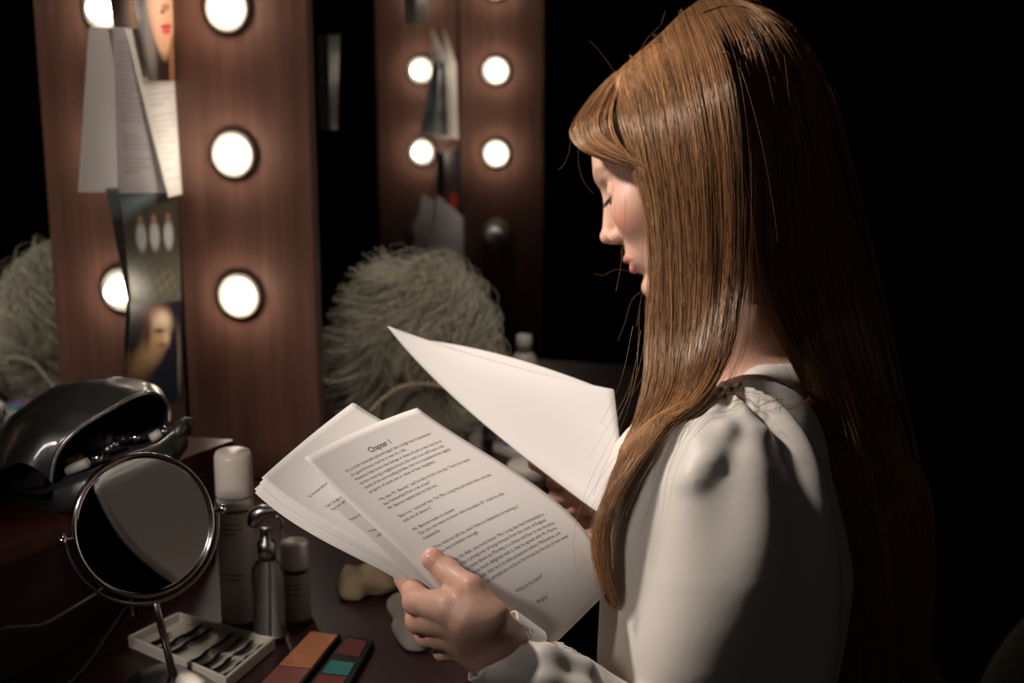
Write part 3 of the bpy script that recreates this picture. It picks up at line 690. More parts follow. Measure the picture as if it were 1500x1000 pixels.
class Sheet:
    # G: 4 (down the page) x 3 (across) of (px,py,d)
    def __init__(s, G): s.G = np.array([[c(*p) for p in r] for r in G])
    def P(s, u, v):
        u = np.asarray(u, float); v = np.asarray(v, float)
        Lu = np.stack([(1-u)*(1-2*u), 4*u*(1-u), u*(2*u-1)], -1); Lv = interp4(v)
        return np.einsum('...i,...j,ijk->...k', Lv, Lu, s.G)
    def N(s, u, v):
        e = 1e-3; a = s.P(u+e, v)-s.P(u-e, v); b = s.P(u, v+e)-s.P(u, v-e)
        n = np.cross(b, a); return n/np.linalg.norm(n, axis=-1, keepdims=True)
    def mesh(s, name, off=0, label=None, group=None, du=0, dv=0, rot=0, m=None, nu=28, nv=36, **k):
        u, v = np.meshgrid(np.linspace(0, 1, nu), np.linspace(0, 1, nv))
        x = u-.5; y = v-.5; u2 = x*math.cos(rot)-y*math.sin(rot)*1.3+.5+du; v2 = x*math.sin(rot)/1.3+y*math.cos(rot)+.5+dv
        P = s.P(u2, v2); N = s.N(u2, v2); P = P-N*off if off else P
        Pb = P-N*.00022
        V = w(np.concatenate([P.reshape(-1, 3), Pb.reshape(-1, 3)])); f = grid_faces(nv, nu)
        idx = np.arange(nu*nv).reshape(nv, nu); bd = np.concatenate([idx[0], idx[1:, -1], idx[-1, -2::-1], idx[-2:0:-1, 0]]); nb_ = np.roll(bd, -1)
        side = np.stack([bd, nb_, nb_+nu*nv, bd+nu*nv], 1)
        o = me(name, V, np.concatenate([f[:, ::-1], f+nu*nv, side]), m or pm_, **k)
        if label: tag(o, label, 'paper', group)
        return o
# front page: rows down the page, columns left margin -> right margin
PG = [[(446, 670, 1.165), (530, 628, 1.225), (611, 597, 1.290)],
      [(538, 762, 1.145), (636, 712, 1.200), (729, 674, 1.262)],
      [(638, 862, 1.137), (744, 800, 1.176), (838, 755, 1.230)],
      [(745, 1008, 1.150), (828, 928, 1.165), (894, 862, 1.200)]]
page = Sheet(PG)
ST = [[(384, 698, 1.171), (448, 642, 1.231), (517, 588, 1.296)],
      [(470, 762, 1.150), (560, 702, 1.207), (640, 655, 1.272)],
      [(575, 826, 1.141), (690, 775, 1.184), (780, 735, 1.242)],
      [(690, 930, 1.162), (800, 880, 1.175), (870, 850, 1.212)]]
stack = Sheet(ST)
FONT = bpy.data.curves.new('f', 'FONT').font
def text_mesh(lines, sheet, name, parent, u0, usc, off=.0002, clip=None):
    # lines: (string, u start, v baseline, size in v, bold)
    VV = []; FF = []; n = 0; dg = None
    for s, us, vb, size, bold in lines:
        cu = bpy.data.curves.new('t', 'FONT'); cu.body = s; cu.size = 1; cu.resolution_u = 2; cu.offset = .012 if bold else -.004; cu.space_character = .96
        ob = bpy.data.objects.new('t', cu); COL.objects.link(ob); bpy.context.view_layer.update()
        m = ob.to_mesh(); V = np.array([v.co[:2] for v in m.vertices]); F_ = [tuple(p.vertices) for p in m.polygons]
        ob.to_mesh_clear(); bpy.data.objects.remove(ob); bpy.data.curves.remove(cu)
        if not len(V): continue
        u = us+V[:, 0]*size*usc; v = vb-V[:, 1]*size
        ok = np.ones(len(u), bool) if clip is None else u < clip
        F_ = [f for f in F_ if all(ok[i] for i in f)]
        P = sheet.P(u, v); N = sheet.N(u, v); VV.append(w(P+N*off)); FF += [tuple(i+n for i in f) for f in F_]; n += len(V)
    o = me(name, np.concatenate(VV), FF, M['ink'], parent, False); return o
PT = [['It is a truth universally acknowledged, that a single man in possession', 'of a good fortune, must be in want of a wife.', 'However little known the feelings or views of such a man may be on', 'his first entering a neighbourhood, this truth is so well fixed in the', 'minds of the surrounding families, that he is considered the rightful', 'property of some one or other of their daughters.'],
      ['“My dear Mr. Bennet,” said his lady to him one day, “have you heard', 'that Netherfield Park is let at last?”', 'Mr. Bennet replied that he had not.'],
      ['“But it is,” returned she; “for Mrs. Long has just been here, and she', 'told me all about it.”'],
      ['Mr. Bennet made no answer.', '“Do you not want to know who has taken it?” cried his wife', 'impatiently.'],
      ['“You want to tell me, and I have no objection to hearing it.”', 'This was invitation enough.'],
      ['“Why, my dear, you must know, Mrs. Long says that Netherfield is', 'taken by a young man of large fortune from the north of England;', 'that he came down on Monday in a chaise and four to see the place,', 'and was so much delighted with it, that he agreed with Mr. Morris', 'immediately; that he is to take possession before Michaelmas, and', 'some of his servants are to be in the house by the end of next week.”'],
      ['“What is his name?”'], ['“Bingley.”']]
PT, PE = PT[:6], PT[6:]
lines = [('Chapter 1', .40, .100, .033, True)]; v = .128; LH = .0232
for k, para in enumerate(PT):
    for s in para: lines.append((s, .155, v, .0185, False)); v += LH
    v += LH*1.05
lines += [(PE[0][0], .345, .815, .0185, False), (PE[1][0], .415, .878, .0185, False)]
p_ = page.mesh('script_page', 0, 'printed Chapter 1 page on top of the held stack, under the thumb')
text_mesh(lines, page, 'printed_text', p_, 0, 1.45)
L2 = [('“Is he married or single?”', .10, .215, .019, False), ('“Oh! Single, my dear, to be sure!', .10, .30, .019, False), ('for our girls!”', .11, .325, .019, False), ('“How so? How can it affect them?”', .10, .41, .019, False), ('“My dear Mr. Bennet,” replied', .10, .50, .019, False), ('wife, “how can you', .10, .53, .019, False)]
for i in range(12):
    kw = dict(du=0, dv=0)
    j = i*.0024; jr = [(0, 0, 0), (.012, .004, .004), (-.006, .006, -.003), (.010, .010, .006), (-.012, .003, -.005), (.004, .013, .003), (.014, .002, .002), (-.004, .008, .007), (.006, .012, -.003), (-.010, .004, .004), (.008, .006, 0), (0, .01, -.006)][i]
    o = stack.mesh('script_page', .0012+i*.0010, 'second page of the held script, its line beginnings showing left of the top page' if i == 0 else 'white page in the lower held stack, only its fanned left edge showing', None if i == 0 else 'pages of the held stack under the second page', du=jr[0]-(.004*i if i > 6 else 0), dv=jr[1], rot=jr[2])
    if i == 0:
        st2 = Sheet(ST); st2.G = stack.G-stack.N(np.full((4, 3), .5), np.full((4, 3), .5))*.0012
        text_mesh(L2, st2, 'printed_text', o, 0, 1.36, .0003, clip=.30)
# raised loose pages
LS = [[(567, 477, 1.46), (735, 531, 1.425), (899, 570, 1.375)],
      [(655, 573, 1.425), (780, 592, 1.400), (907, 640, 1.355)],
      [(762, 664, 1.39), (838, 680, 1.375), (914, 700, 1.335)],
      [(872, 748, 1.35), (895, 762, 1.335), (925, 778, 1.315)]]
loose = Sheet(LS)
def crispless(s): return s
loose.mesh('loose_page', 0, 'blank side of a single page raised by the far hand', m=pm_)
LS2 = [[(p[0]+dx, p[1]+dy, p[2]+.012) for p, dx, dy in zip(r, a, b)] for r, a, b in zip(LS, [(30, -2, -10), (8, 0, -8), (2, 0, -8), (0, 0, -8)], [(18, -12, 2), (-4, 0, 4), (-2, 0, 2), (0, 0, 0)])]
Sheet(LS2).mesh('loose_page', 0, 'second raised page, only a thin edge showing above the raised blank page', m=pm_)
# ------------------------------------------------------------------ the reader
skin = mat('skin', (.66, .40, .30), .42, spec=.45, sss=.12, bump=.12, scale=500)
lipm = mat('lip', (.52, .20, .17), .35, spec=.5, sss=.1)
satin = mat('satin_blouse', (.74, .70, .64), .48, spec=.45, sheen=.2, bump=.55, scale=13)
person = empty('person', at(1200, 1150, 1.47)*np.array([1, 1, 0]), 'long-haired person in a white puff-sleeved blouse reading a script, head bowed', 'person')
HC = c(1000, 230, 1.40); PIT = math.radians(22); YAW = math.radians(13)
def nz(v): v = np.asarray(v, float); return v/np.linalg.norm(v)
HF = nz([-math.cos(PIT)*math.cos(YAW), -math.sin(PIT), -math.sin(YAW)*math.cos(PIT)])
HL = nz(np.cross([0, 1, 0], HF)); HL = HL if HL[2] > 0 else -HL      # her left, towards the camera
HU = nz(np.cross(HL, HF)); HU = HU if HU[1] > 0 else -HU
HR = np.stack([HF, HL, HU])                       # rows
def hp(f, l, u): return HC+f*HF+l*HL+u*HU
def head(X):
    q = (X-HC)@HR.T                             # local f,l,u
    qs = q.copy(); al = np.abs(q[:, 1]); qs[:, 1] = al
    d = ell(q, (-.018, 0, .030), (.092, .070, .078)); d = smin(d, ell(q, (.030, 0, .018), (.054, .054, .040)), .02)                 # cranium
    d = smin(d, ell(q, (.030, 0, -.030), (.056, .058, .085)), .020)  # face mass
    d = smin(d, ell(q, (.026, 0, -.070), (.052, .045, .042)), .018)  # jaw
    d = smin(d, cap(qs, (-.012, .052, -.050), (.055, .020, -.100), .013, .011), .018)   # mandible
    d = smin(d, ell(qs, (.058, .036, -.034), (.022, .022, .024)), .018)   # cheek
    d = smin(d, ell(q, (.071, 0, -.107), (.0155, .018, .013)), .010)      # chin
    d = smin(d, ell(q, (.070, 0, -.074), (.018, .024, .017)), .010)       # muzzle
    d = smin(d, cap(qs, (.0785, .010, .012), (.064, .038, .013), .0066, .006), .010)     # brow ridge
    d = smax(d, -ell(qs, (.088, .031, -.008), (.0145, .018, .0115)), .010)  # socket
    d = smin(d, ell(qs, (.0655, .0300, -.010), (.0135, .0155, .0125)), .003)  # closed-down lid over the eye
    d = smin(d, cap(qs, (.0805, .020, -.0165), (.074, .040, -.014), .0018, .0014), .002) # lower lid rim
    d = smin(d, cap(qs, (.0805, .019, -.0125), (.0745, .041, -.0105), .0016, .0012), .0015)
    # nose
    d = smin(d, cap(q, (.078, 0, -.002), (.0955, 0, -.042), .0058, .0075), .007)
    d = smin(d, ell(q, (.0970, 0, -.0435), (.0088, .0085, .0075)), .004)
    d = smin(d, ell(qs, (.0860, .0115, -.0475), (.0105, .0065, .0072)), .0035)
    d = smin(d, cap(q, (.094, 0, -.050), (.082, 0, -.054), .0035, .004), .003)
    d = smax(d, -ell(qs, (.0890, .0068, -.0555), (.0045, .0026, .0040)), .002)
    # lips
    d = smin(d, chain(qs, [(.0895, 0, -.0725), (.0870, .010, -.0725), (.0780, .021, -.0765)], [.0034, .0031, .0014]), .003)
    d = smin(d, chain(qs, [(.0862, 0, -.0845), (.0845, .009, -.0838), (.0780, .019, -.0785)], [.0043, .0037, .0014]), .003)
    d = smax(d, -chain(qs, [(.0935, 0, -.0783), (.0905, .012, -.0782), (.0800, .023, -.0775)], [.0007, .0007, .0004]), .0015)
    d = smax(d, -ell(q, (.0935, 0, -.0955), (.0080, .020, .0050)), .006)
    # ear
    d = smin(d, smax(ell(qs, (-.010, .0755, -.014), (.017, .006, .030)), -ell(qs, (-.008, .083, -.012), (.009, .007, .018)), .003), .004)
    return d
NECK = [c(1058, 375, 1.405), c(1085, 470, 1.42), c(1120, 560, 1.44), c(1140, 640, 1.45)]
SHL = c(1098, 632, 1.315); SHR = c(1105, 640, 1.590)
TC = c(1185, 800, 1.46); HIPC = c(1225, 1110, 1.475)
def torso(X):
    d = chain(X, NECK, [.050, .049, .056, .075], .015)
    d = smin(d, cap(X, SHL+np.array([.01, 0, 0]), SHR+np.array([.01, 0, 0]), .042), .04)
    d = smin(d, ell(X, TC, (.098, .20, .145)), .05)
    d = smin(d, ell(X, HIPC, (.115, .12, .165)), .06)
    return d
WL = c(742, 952, 1.135); EL = c(1010, 1120, 1.215); WR = c(905, 800, 1.42); ER = c(1130, 1010, 1.62)
HIPL = c(1215, 1150, 1.40); HIPR = c(1225, 1155, 1.57)
fw = np.array([-1.0, .0, -.15]); 
def winv(p): return (np.asarray(p, float)-CAM)@MC.T
def wdown(p, z): q = w(p); q[2] = z; return winv(q)
KL = winv(w(HIPL)+np.array([-.40, .0, -.04])); KR = winv(w(HIPR)+np.array([-.40, .06, -.04]))
AL = winv(np.array([*(w(KL)[:2]+[.03, 0]), .09])); AR = winv(np.array([*(w(KR)[:2]+[.03, .02]), .09]))
def limbs(X):
    d = chain(X, [SHL, EL, WL], [.050, .038, .024], .02)
    d = np.minimum(d, chain(X, [SHR, ER, WR], [.050, .038, .024], .02))
    for h_, k_, a_ in ((HIPL, KL, AL), (HIPR, KR, AR)):
        d = smin(d, chain(X, [h_, k_], [.082, .055], .02), .03); d = smin(d, chain(X, [k_, (k_+a_)/2, a_], [.055, .052, .034], .02), .01)
        d = smin(d, cap(X, a_, winv(w(a_)+np.array([-.14, .0, -.055])), .036, .026), .02)
    return d
def lo_body(X): return smin(torso(X), limbs(X), .03)
V1, Q1 = surfnet(lambda X: smin(head(X), chain(X, NECK[:3], [.050, .049, .054], .01), .018), HC+np.array([-.13, -.27, -.13]), HC+np.array([.17, .14, .13]), .0012)
allp = np.array([SHL, SHR, EL, ER, WL, WR, HIPL, HIPR, KL, KR, AL, AR])
V2, Q2 = surfnet(lambda X: smax(lo_body(X), -(X[:, 1]*0+np.linalg.norm(X-HC, axis=1)-.23)*-1*-1 if False else lo_body(X), .001), allp.min(0)-.16, allp.max(0)+.12, .007)
# ---- hands
ps_page = page
def paper_d(sheet, px, py):
    best = None
    u, v = np.meshgrid(np.linspace(-.1, 1.1, 160), np.linspace(-.1, 1.1, 160)); P = sheet.P(u, v)
    X = P[..., 0]/-P[..., 2]*F+750; Y = 500-P[..., 1]/-P[..., 2]*F
    k = np.argmin((X-px)**2+(Y-py)**2); return -P.reshape(-1, 3)[k, 2]
dt_ = paper_d(page, 634, 818)-.010; dm = paper_d(page, 665, 838)-.014
print('page depth at thumb', dt_, paper_d(page, 620, 850), 'loose', paper_d(loose, 840, 710))
# left hand: thumb over the page, fingers beneath
LT = [c(634.5, 819, dt_), c(655, 836, dt_-.003), c(690, 862, 1.112), c(722, 905, 1.104), WL]
LI = [c(655, 892, 1.112), c(613, 880, 1.134), c(594, 846, 1.162), c(614, 822, 1.178), c(634, 808, 1.186)]
LM = [c(655, 908, 1.120), c(614, 908, 1.146), c(606, 868, 1.172), c(632, 840, 1.192), c(652, 828, 1.20)]
LR = [c(665, 930, 1.130), c(626, 930, 1.160), c(618, 900, 1.186), c(642, 868, 1.205), c(662, 856, 1.212)]
LP = [c(685, 950, 1.140), c(650, 952, 1.170), c(642, 926, 1.190), c(660, 900, 1.206), c(674, 888, 1.214)]
def handL(X):
    d = chain(X, [c(722, 938, 1.122), c(690, 908, 1.112), c(650, 888, 1.120)], [.0205, .0185, .0125], .010)
    d = smin(d, chain(X, [c(725, 945, 1.130), c(690, 925, 1.128), c(645, 908, 1.136)], [.0215, .019, .0135], .010), .012)
    d = smin(d, chain(X, [c(728, 952, 1.138), c(700, 938, 1.140), c(660, 932, 1.150)], [.022, .020, .0140], .010), .012)
    d = smin(d, chain(X, [WL, c(728, 950, 1.135)], [.0245, .0235], .01), .012)
    t = chain(X, LT, [.0078, .0092, .0100, .0125, .016], .006)
    t = smin(t, ell(X, LT[0]+(LT[0]-LT[1])*.05, (.0088, .0088, .0074)), .004)
    d = smin(d, t, .010)
    g = None
    for P_, rr in ((LI, [.0120, .0108, .0092, .0080, .0070]), (LM, [.0125, .0110, .0093, .0082, .0070]), (LR, [.0118, .0102, .0088, .0076, .0068]), (LP, [.0105, .0090, .0078, .0068, .006])):
        e_ = chain(X, P_, rr, .003); g = e_ if g is None else smin(g, e_, .0016)
    d = smin(d, g, .006)
    d = smin(d, ell(X, c(606, 882, 1.132), (.0085, .0085, .008)), .006)
    return d
V3, Q3 = surfnet(handL, c(560, 1010, 1.09)*[1, 1, 1]+[-.02, -.03, -.16], c(775, 780, 1.09)+[.02, .02, .05], .00125)
# right hand: closed around the raised pages, nails towards the camera
dl = 1.375
RI = [c(868, 716, 1.425), c(838, 700, 1.430), c(806, 688, 1.432), c(784, 678, 1.428)]
RM = [c(872, 728, 1.425), c(835, 716, 1.432), c(814, 706, 1.418), c(822, 703, 1.402), c(838, 706, 1.396)]
RR = [c(874, 745, 1.420), c(836, 738, 1.430), c(815, 730, 1.416), c(832, 727, 1.400), c(858, 731, 1.392)]
RP = [c(878, 762, 1.415), c(848, 758, 1.424), c(830, 750, 1.412), c(845, 744, 1.398), c(866, 745, 1.391)]
RT = [c(880, 775, 1.410), c(882, 745, 1.398), c(872, 722, 1.392), c(862, 702, 1.388)]
def handR(X):
    d = chain(X, [WR, c(892, 782, 1.415), c(872, 745, 1.424)], [.024, .023, .0165], .01)
    d = smin(d, chain(X, [WR, c(888, 792, 1.412), c(862, 768, 1.418)], [.024, .020, .013], .01), .012)
    t = chain(X, RT, [.015, .0105, .009, .0078], .006); d = smin(d, t, .008)
    g = None
    for P_, rr in ((RI, [.0105, .0098, .0088, .0078]), (RM, [.011, .0100, .0092, .0082, .0078]), (RR, [.0105, .0096, .0088, .0080, .0075]), (RP, [.0095, .0085, .0078, .0070, .0064])):
        e_ = chain(X, P_, rr, .003); g = e_ if g is None else smin(g, e_, .0012)
    return smin(d, g, .006)
V4, Q4 = surfnet(handR, c(765, 860, 1.40)+[-.02, -.03, -.07], c(925, 655, 1.40)+[.02, .02, .06], .00125)
Vb = []; Qb = []; n = 0
for V, Q in ((V1, Q1), (V2, Q2), (V3, Q3), (V4, Q4)): Vb.append(V); Qb.append(Q+n); n += len(V)
Vb = np.concatenate(Vb); 
q = (Vb-HC)@HR.T; base = np.array([.66, .40, .30]); C_ = np.tile(base, (len(Vb), 1))
def mk(p, r, s=1.0): return np.exp(-((q-np.array(p))**2/np.array(r)**2).sum(1))*s
C_ = mixc(C_, np.clip(mk((.070, .045, -.040), (.02, .022, .016), .55), 0, 1), (.66, .22, .17))
C_ = mixc(C_, np.clip(mk((.100, 0, -.045), (.012, .014, .010), .5), 0, 1), (.68, .30, .23))
lipmask = np.zeros(len(Vb)); qa = q.copy(); qa[:, 1] = np.abs(qa[:, 1])
near = (np.abs(q[:, 2]+.078) < .02) & (q[:, 0] > .07)
dl1 = chain(qa[near], [(.091, 0, -.0730), (.088, .010, -.0725), (.079, .021, -.0765)], [.0036, .0032, .0010]); dl2 = chain(qa[near], [(.088, 0, -.0845), (.086, .009, -.084), (.079, .019, -.0785)], [.0046, .0038, .001])
lipmask[near] = 1-fade(0, .0012, np.minimum(dl1, dl2)-.0003)
C_ = mixc(C_, lipmask*.85, (.50, .17, .15))
brow = np.zeros(len(Vb)); nb2 = (q[:, 2] > 0) & (q[:, 2] < .03) & (q[:, 0] > .04)
db = chain(qa[nb2], [(.088, .012, .010), (.084, .026, .0155), (.072, .044, .013)], [.0035, .0032, .0015]); brow[nb2] = (1-fade(.0, .0030, db))*.6
C_ = mixc(C_, brow, (.24, .12, .06))
# nearer joints are a little redder
for Pj, r_, s_ in [(LT[0], .010, .35), (LI[1], .012, .45), (LM[1], .012, .4), (LT[2], .012, .25), (RI[3], .014, .55), (RM[4], .012, .4), (RR[4], .012, .4), (RP[4], .012, .4), (RI[2], .014, .5), (RM[2], .012, .4), (RR[2], .012, .4)]:
    C_ = mixc(C_, np.exp(-((Vb-Pj)**2).sum(1)/r_**2)*s_, (.68, .24, .17))
attr_color(skin)
body = me('body', w(Vb), np.concatenate(Qb), skin, person, colors=C_)
# nails
nail = mat('nail', (.78, .50, .42), .12, spec=.6, coat=.6)
def nailm(p, ax, out, L_, W__, par, th=.0006):
    ax = nz(ax); out = nz(np.asarray(out)-ax*np.dot(out, ax)); sd = np.cross(ax, out); V = []; nu, nv = 9, 9
    for i in range(nu):
        for j in range(nv):
            s = i/(nu-1)*2-1; t = j/(nv-1)*2-1; wdt = W__*math.sqrt(max(0, 1-abs(t)**3.2*.75))
            V.append(p+ax*L_*t+sd*s*wdt+out*(.0006-.0016*s*s-.0006*t*t))
    o = me('nail', w(np.array(V)), grid_faces(nu, nv), nail, par); m_ = o.modifiers.new('s', 'SOLIDIFY'); m_.thickness = th; m_.offset = 0
    return o
toc = np.array([0, 0, 1.0])
Nt = page.N(np.array(.3), np.array(.6)); Nt = Nt if Nt[2] > 0 else -Nt
axT = nz(LT[0]-LT[1]); outT = nz(np.array([-.15, .75, .65]))
nailm(LT[0]+nz(outT-axT*np.dot(outT, axT))*.0076, axT, outT, .0066, .0056, body)
for P_, r_ in ((RM, .0078), (RR, .0075), (RP, .0064)):
    ax = nz(P_[4]-P_[3]); out = nz(np.array([0, .25, 1])); nailm(P_[4]-ax*.001+nz(out-ax*np.dot(out, ax))*(r_+.0002), ax, out, .0052, .0046, body)
# eyes under lowered lids, with lashes
dark = mat('eye_dark', (.02, .015, .012), .15); lashm = mat('lash', (.035, .018, .012), .5)
for s in (1, -1):
    mb = MB(); mb.sphere(w(hp(.0655, s*.030, -.011)), .0119, 18, 12); mb.build('eyeball', mat('eye_white', (.6, .55, .5), .15), body)
    mb = MB()
    for k in range(34):
        t = k/33; l0 = .019+.022*t; f0 = .0815-.0075*t*t-.001; u0 = -.0140+.002*t
        p0 = hp(f0, s*l0, u0); p2 = hp(f0+.0095*(1-.45*t)+rnd.uniform(-.001, .001), s*(l0+.002+.005*t), u0-.0042+rnd.uniform(-.001, .001)); p1 = (p0+p2)/2-HU*.0012
        mb.tube([w(x) for x in catmull([p0, p1, p2], 5)], [.00030, .00028, .00024, .00016, .00007], 4, False)
    mb.build('eyelashes', lashm, body)
# ------------------------------------------------------------------ blouse
SL = [c(1100, 650, 1.300), c(1058, 735, 1.270), c(1060, 860, 1.255), c(1050, 980, 1.245), c(1040, 1110, 1.235)]
SLr = [.050, .088, .094, .088, .070]
SRt = [SHR+np.array([-.015, -.01, -.02]), c(1120, 800, 1.62), c(1130, 960, 1.64), c(1000, 960, 1.52), WR+np.array([.03, -.03, 0])]
FS = [c(1015, 1140, 1.215), c(920, 1135, 1.185), c(840, 1080, 1.158), c(790, 1028, 1.145), c(746, 964, 1.135)]
ridges = [([(1088, 606), (1062, 636), (1040, 676), (1018, 704), (1000, 712)], .013), ([(1092, 606), (1112, 640), (1126, 700), (1134, 780)], .011), ([(1030, 625), (980, 640), (940, 668), (918, 700)], .016),
          ([(1135, 625), (1160, 680), (1172, 780)], .010)]
def front_d(px, py):
    best = 9
    for i in range(4):
        for t in np.linspace(0, 1, 12):
            cc_ = SL[i]*(1-t)+SL[i+1]*t; r = SLr[i]*(1-t)+SLr[i+1]*t; dd = -cc_[2]; X = (px-750)/F*dd-cc_[0]; Y = (500-py)/F*dd-cc_[1]
            h = r*r-X*X-Y*Y
            if h > 0: best = min(best, dd-math.sqrt(h))
    return best if best < 9 else 1.27
RG = [([c(px, py, front_d(px, py)-r*.05) for px, py in P_], r) for P_, r in ridges]
def blouse(X):
    t = smin(chain(X, NECK[2:], [.056, .082], .01), cap(X, SHL+np.array([.01, 0, 0]), SHR+np.array([.01, 0, 0]), .050), .04)
    t = smin(t, ell(X, TC, (.112, .215, .158)), .05); t = smin(t, ell(X, HIPC, (.128, .13, .18)), .06)
    wr = .0035*np.sin(X[:, 0]*70+X[:, 2]*40+2*np.sin(X[:, 1]*22))
    t = t+wr
    s = chain(X, SL, SLr, .05)
    ang = np.arctan2(X[:, 2]+1.265, X[:, 0]-.19)
    env = np.clip((X[:, 1]+.30)/.25, 0, 1)
    s = s+.0065*env*np.sin(ang*9+X[:, 1]*9)+.0035*np.sin(ang*7+X[:, 1]*13+1)+.0015*np.sin(X[:, 1]*40+ang*4)
    for P_, r in RG: s = smin(s, chain(X, P_, [r*.45]+[r*.8]*(len(P_)-2)+[r*.3], .01), .009)
    d = smin(t, s, .012)
    # forearm sleeve, gathered into the cuff
    fs = chain(X, FS, [.060, .062, .054, .042, .031], .03)
    a2 = np.arctan2(X[:, 2]+1.15, X[:, 1]+.24); fs = fs+.0050*np.sin(a2*9+X[:, 0]*50)*np.clip(1-np.abs(X[:, 0]-.03)/.10, 0, 1)+.003*np.sin(X[:, 0]*60+X[:, 1]*80)
    for P_ in ([c(765, 1000, 1.108), c(800, 1000, 1.095), c(850, 1020, 1.098), c(880, 1045, 1.11)], [c(757, 955, 1.115), c(800, 962, 1.110), c(850, 985, 1.12), c(885, 1035, 1.135)]):
        fs = smin(fs, chain(X, P_, [.006, .010, .011, .008], .01), .012)
    d = smin(d, fs, .01)
    d = smin(d, chain(X, SRt, [.055, .070, .060, .050, .034], .03), .012)
    # neckline opening and a slim collar
    d = smax(d, -chain(X, [NECK[0], NECK[1], NECK[2]+np.array([0, .012, 0])], [.058, .056, .060], .01), .004)
    return d
def cuff(X):
    ax = nz(FS[4]-FS[3]); a0 = c(724, 946, 1.133)-ax*.0; a1 = c(764, 975, 1.137)
    ax = nz(a0-a1); t = (X-a1)@ax; L = np.linalg.norm(a0-a1); r = np.linalg.norm(X-a1-t[:, None]*ax, axis=1)
    # flattened band around the wrist
    sd = nz(np.cross(ax, [0, .3, 1])); s2 = np.cross(ax, sd); y = (X-a1)@sd; z = (X-a1)@s2
    rr = np.sqrt((y/1.10)**2+(z/.95)**2)
    d = np.abs(rr-.0290-.0006*np.sin(np.arctan2(z, y)*7))-.0011
    return smax(d, np.abs(t-L/2)-L/2-.002, .001)
b_lo = np.array([min(FS[4][0]-.03, .0), -.52, -1.80]); b_hi = np.array([.42, .06, -1.03])
V, Q = surfnet(lambda X: np.maximum(blouse(X), -(X[:, 1]+.50)), b_lo, b_hi, .0035)
Vc, Qc = surfnet(cuff, c(700, 1010, 1.13)+[-.03, -.02, -.07], c(790, 900, 1.13)+[.02, .02, .07], .0014)
bo = me('blouse', w(V), Q, satin, person); sm = bo.modifiers.new('s', 'SMOOTH'); sm.factor = .5; sm.iterations = 3
me('cuff', w(Vc), Qc, satin, bo)
btn = MB(); btn.sphere(w(c(742, 978, 1.105)), .004, 14, 8); btn.build('cuff_button', M['white_pl'], bo)
# skirt over hips and thighs
def skirt(X):
    d = ell(X, HIPC+np.array([0, -.01, 0]), (.145, .13, .195))
    for h_, k_ in ((HIPL, KL), (HIPR, KR)): d = smin(d, chain(X, [h_, k_], [.10, .078], .02), .05)
    d = smin(d, cap(X, KL+np.array([0, -.04, 0]), KR+np.array([0, -.04, 0]), .075), .04)
    return smax(d+.003*np.sin(X[:, 0]*60+X[:, 2]*30), (X[:, 1]-HIPC[1]-.03), .01)
pts = np.array([HIPL, HIPR, KL, KR, HIPC]); V, Q = surfnet(skirt, pts.min(0)-.22, pts.max(0)+.2, .008)
me('skirt', w(V), Q, mat('black_fabric', (.008, .008, .009), .9), person)
# ------------------------------------------------------------------ hair
hair_m = mat('auburn_hair', (.3, .14, .06), .27, spec=.9); attr_color(hair_m)
_b = hair_m.node_tree.nodes['Principled BSDF']; _b.inputs['Specular Tint'].default_value = (1, .88, .74, 1)
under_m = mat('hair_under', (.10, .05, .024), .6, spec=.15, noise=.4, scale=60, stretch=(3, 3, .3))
Gd = [
 [(893, 116, 1.385), (903, 165, 1.352), (924, 230, 1.336), (948, 300, 1.326), (958, 390, 1.318), (955, 480, 1.305), (950, 560, 1.280), (925, 640, 1.250), (898, 705, 1.215), (880, 780, 1.205), (893, 862, 1.200), (906, 892, 1.200)],
 [(925, 85, 1.385), (938, 150, 1.338), (954, 230, 1.318), (968, 310, 1.312), (974, 400, 1.306), (976, 490, 1.295), (966, 570, 1.268), (932, 645, 1.235), (901, 712, 1.208), (876, 785, 1.200), (884, 850, 1.198), (897, 885, 1.198)],
 [(960, 56, 1.388), (978, 125, 1.330), (995, 220, 1.306), (1006, 320, 1.302), (1008, 420, 1.300), (1003, 510, 1.285), (986, 580, 1.258), (942, 645, 1.226), (907, 715, 1.202), (878, 790, 1.196), (890, 860, 1.195), (903, 893, 1.196)],
 [(995, 22, 1.39), (1018, 100, 1.325), (1037, 210, 1.301), (1045, 320, 1.300), (1044, 420, 1.300), (1034, 510, 1.275), (1010, 578, 1.245), (955, 640, 1.216), (912, 710, 1.199), (884, 780, 1.194), (893, 850, 1.193), (904, 880, 1.195)],
 [(1022, 2, 1.395), (1055, 75, 1.325), (1076, 190, 1.301), (1084, 320, 1.302), (1080, 420, 1.305), (1066, 505, 1.275), (1036, 572, 1.238), (975, 626, 1.210), (921, 695, 1.196), (886, 770, 1.192), (888, 830, 1.192), (899, 872, 1.194)],
]
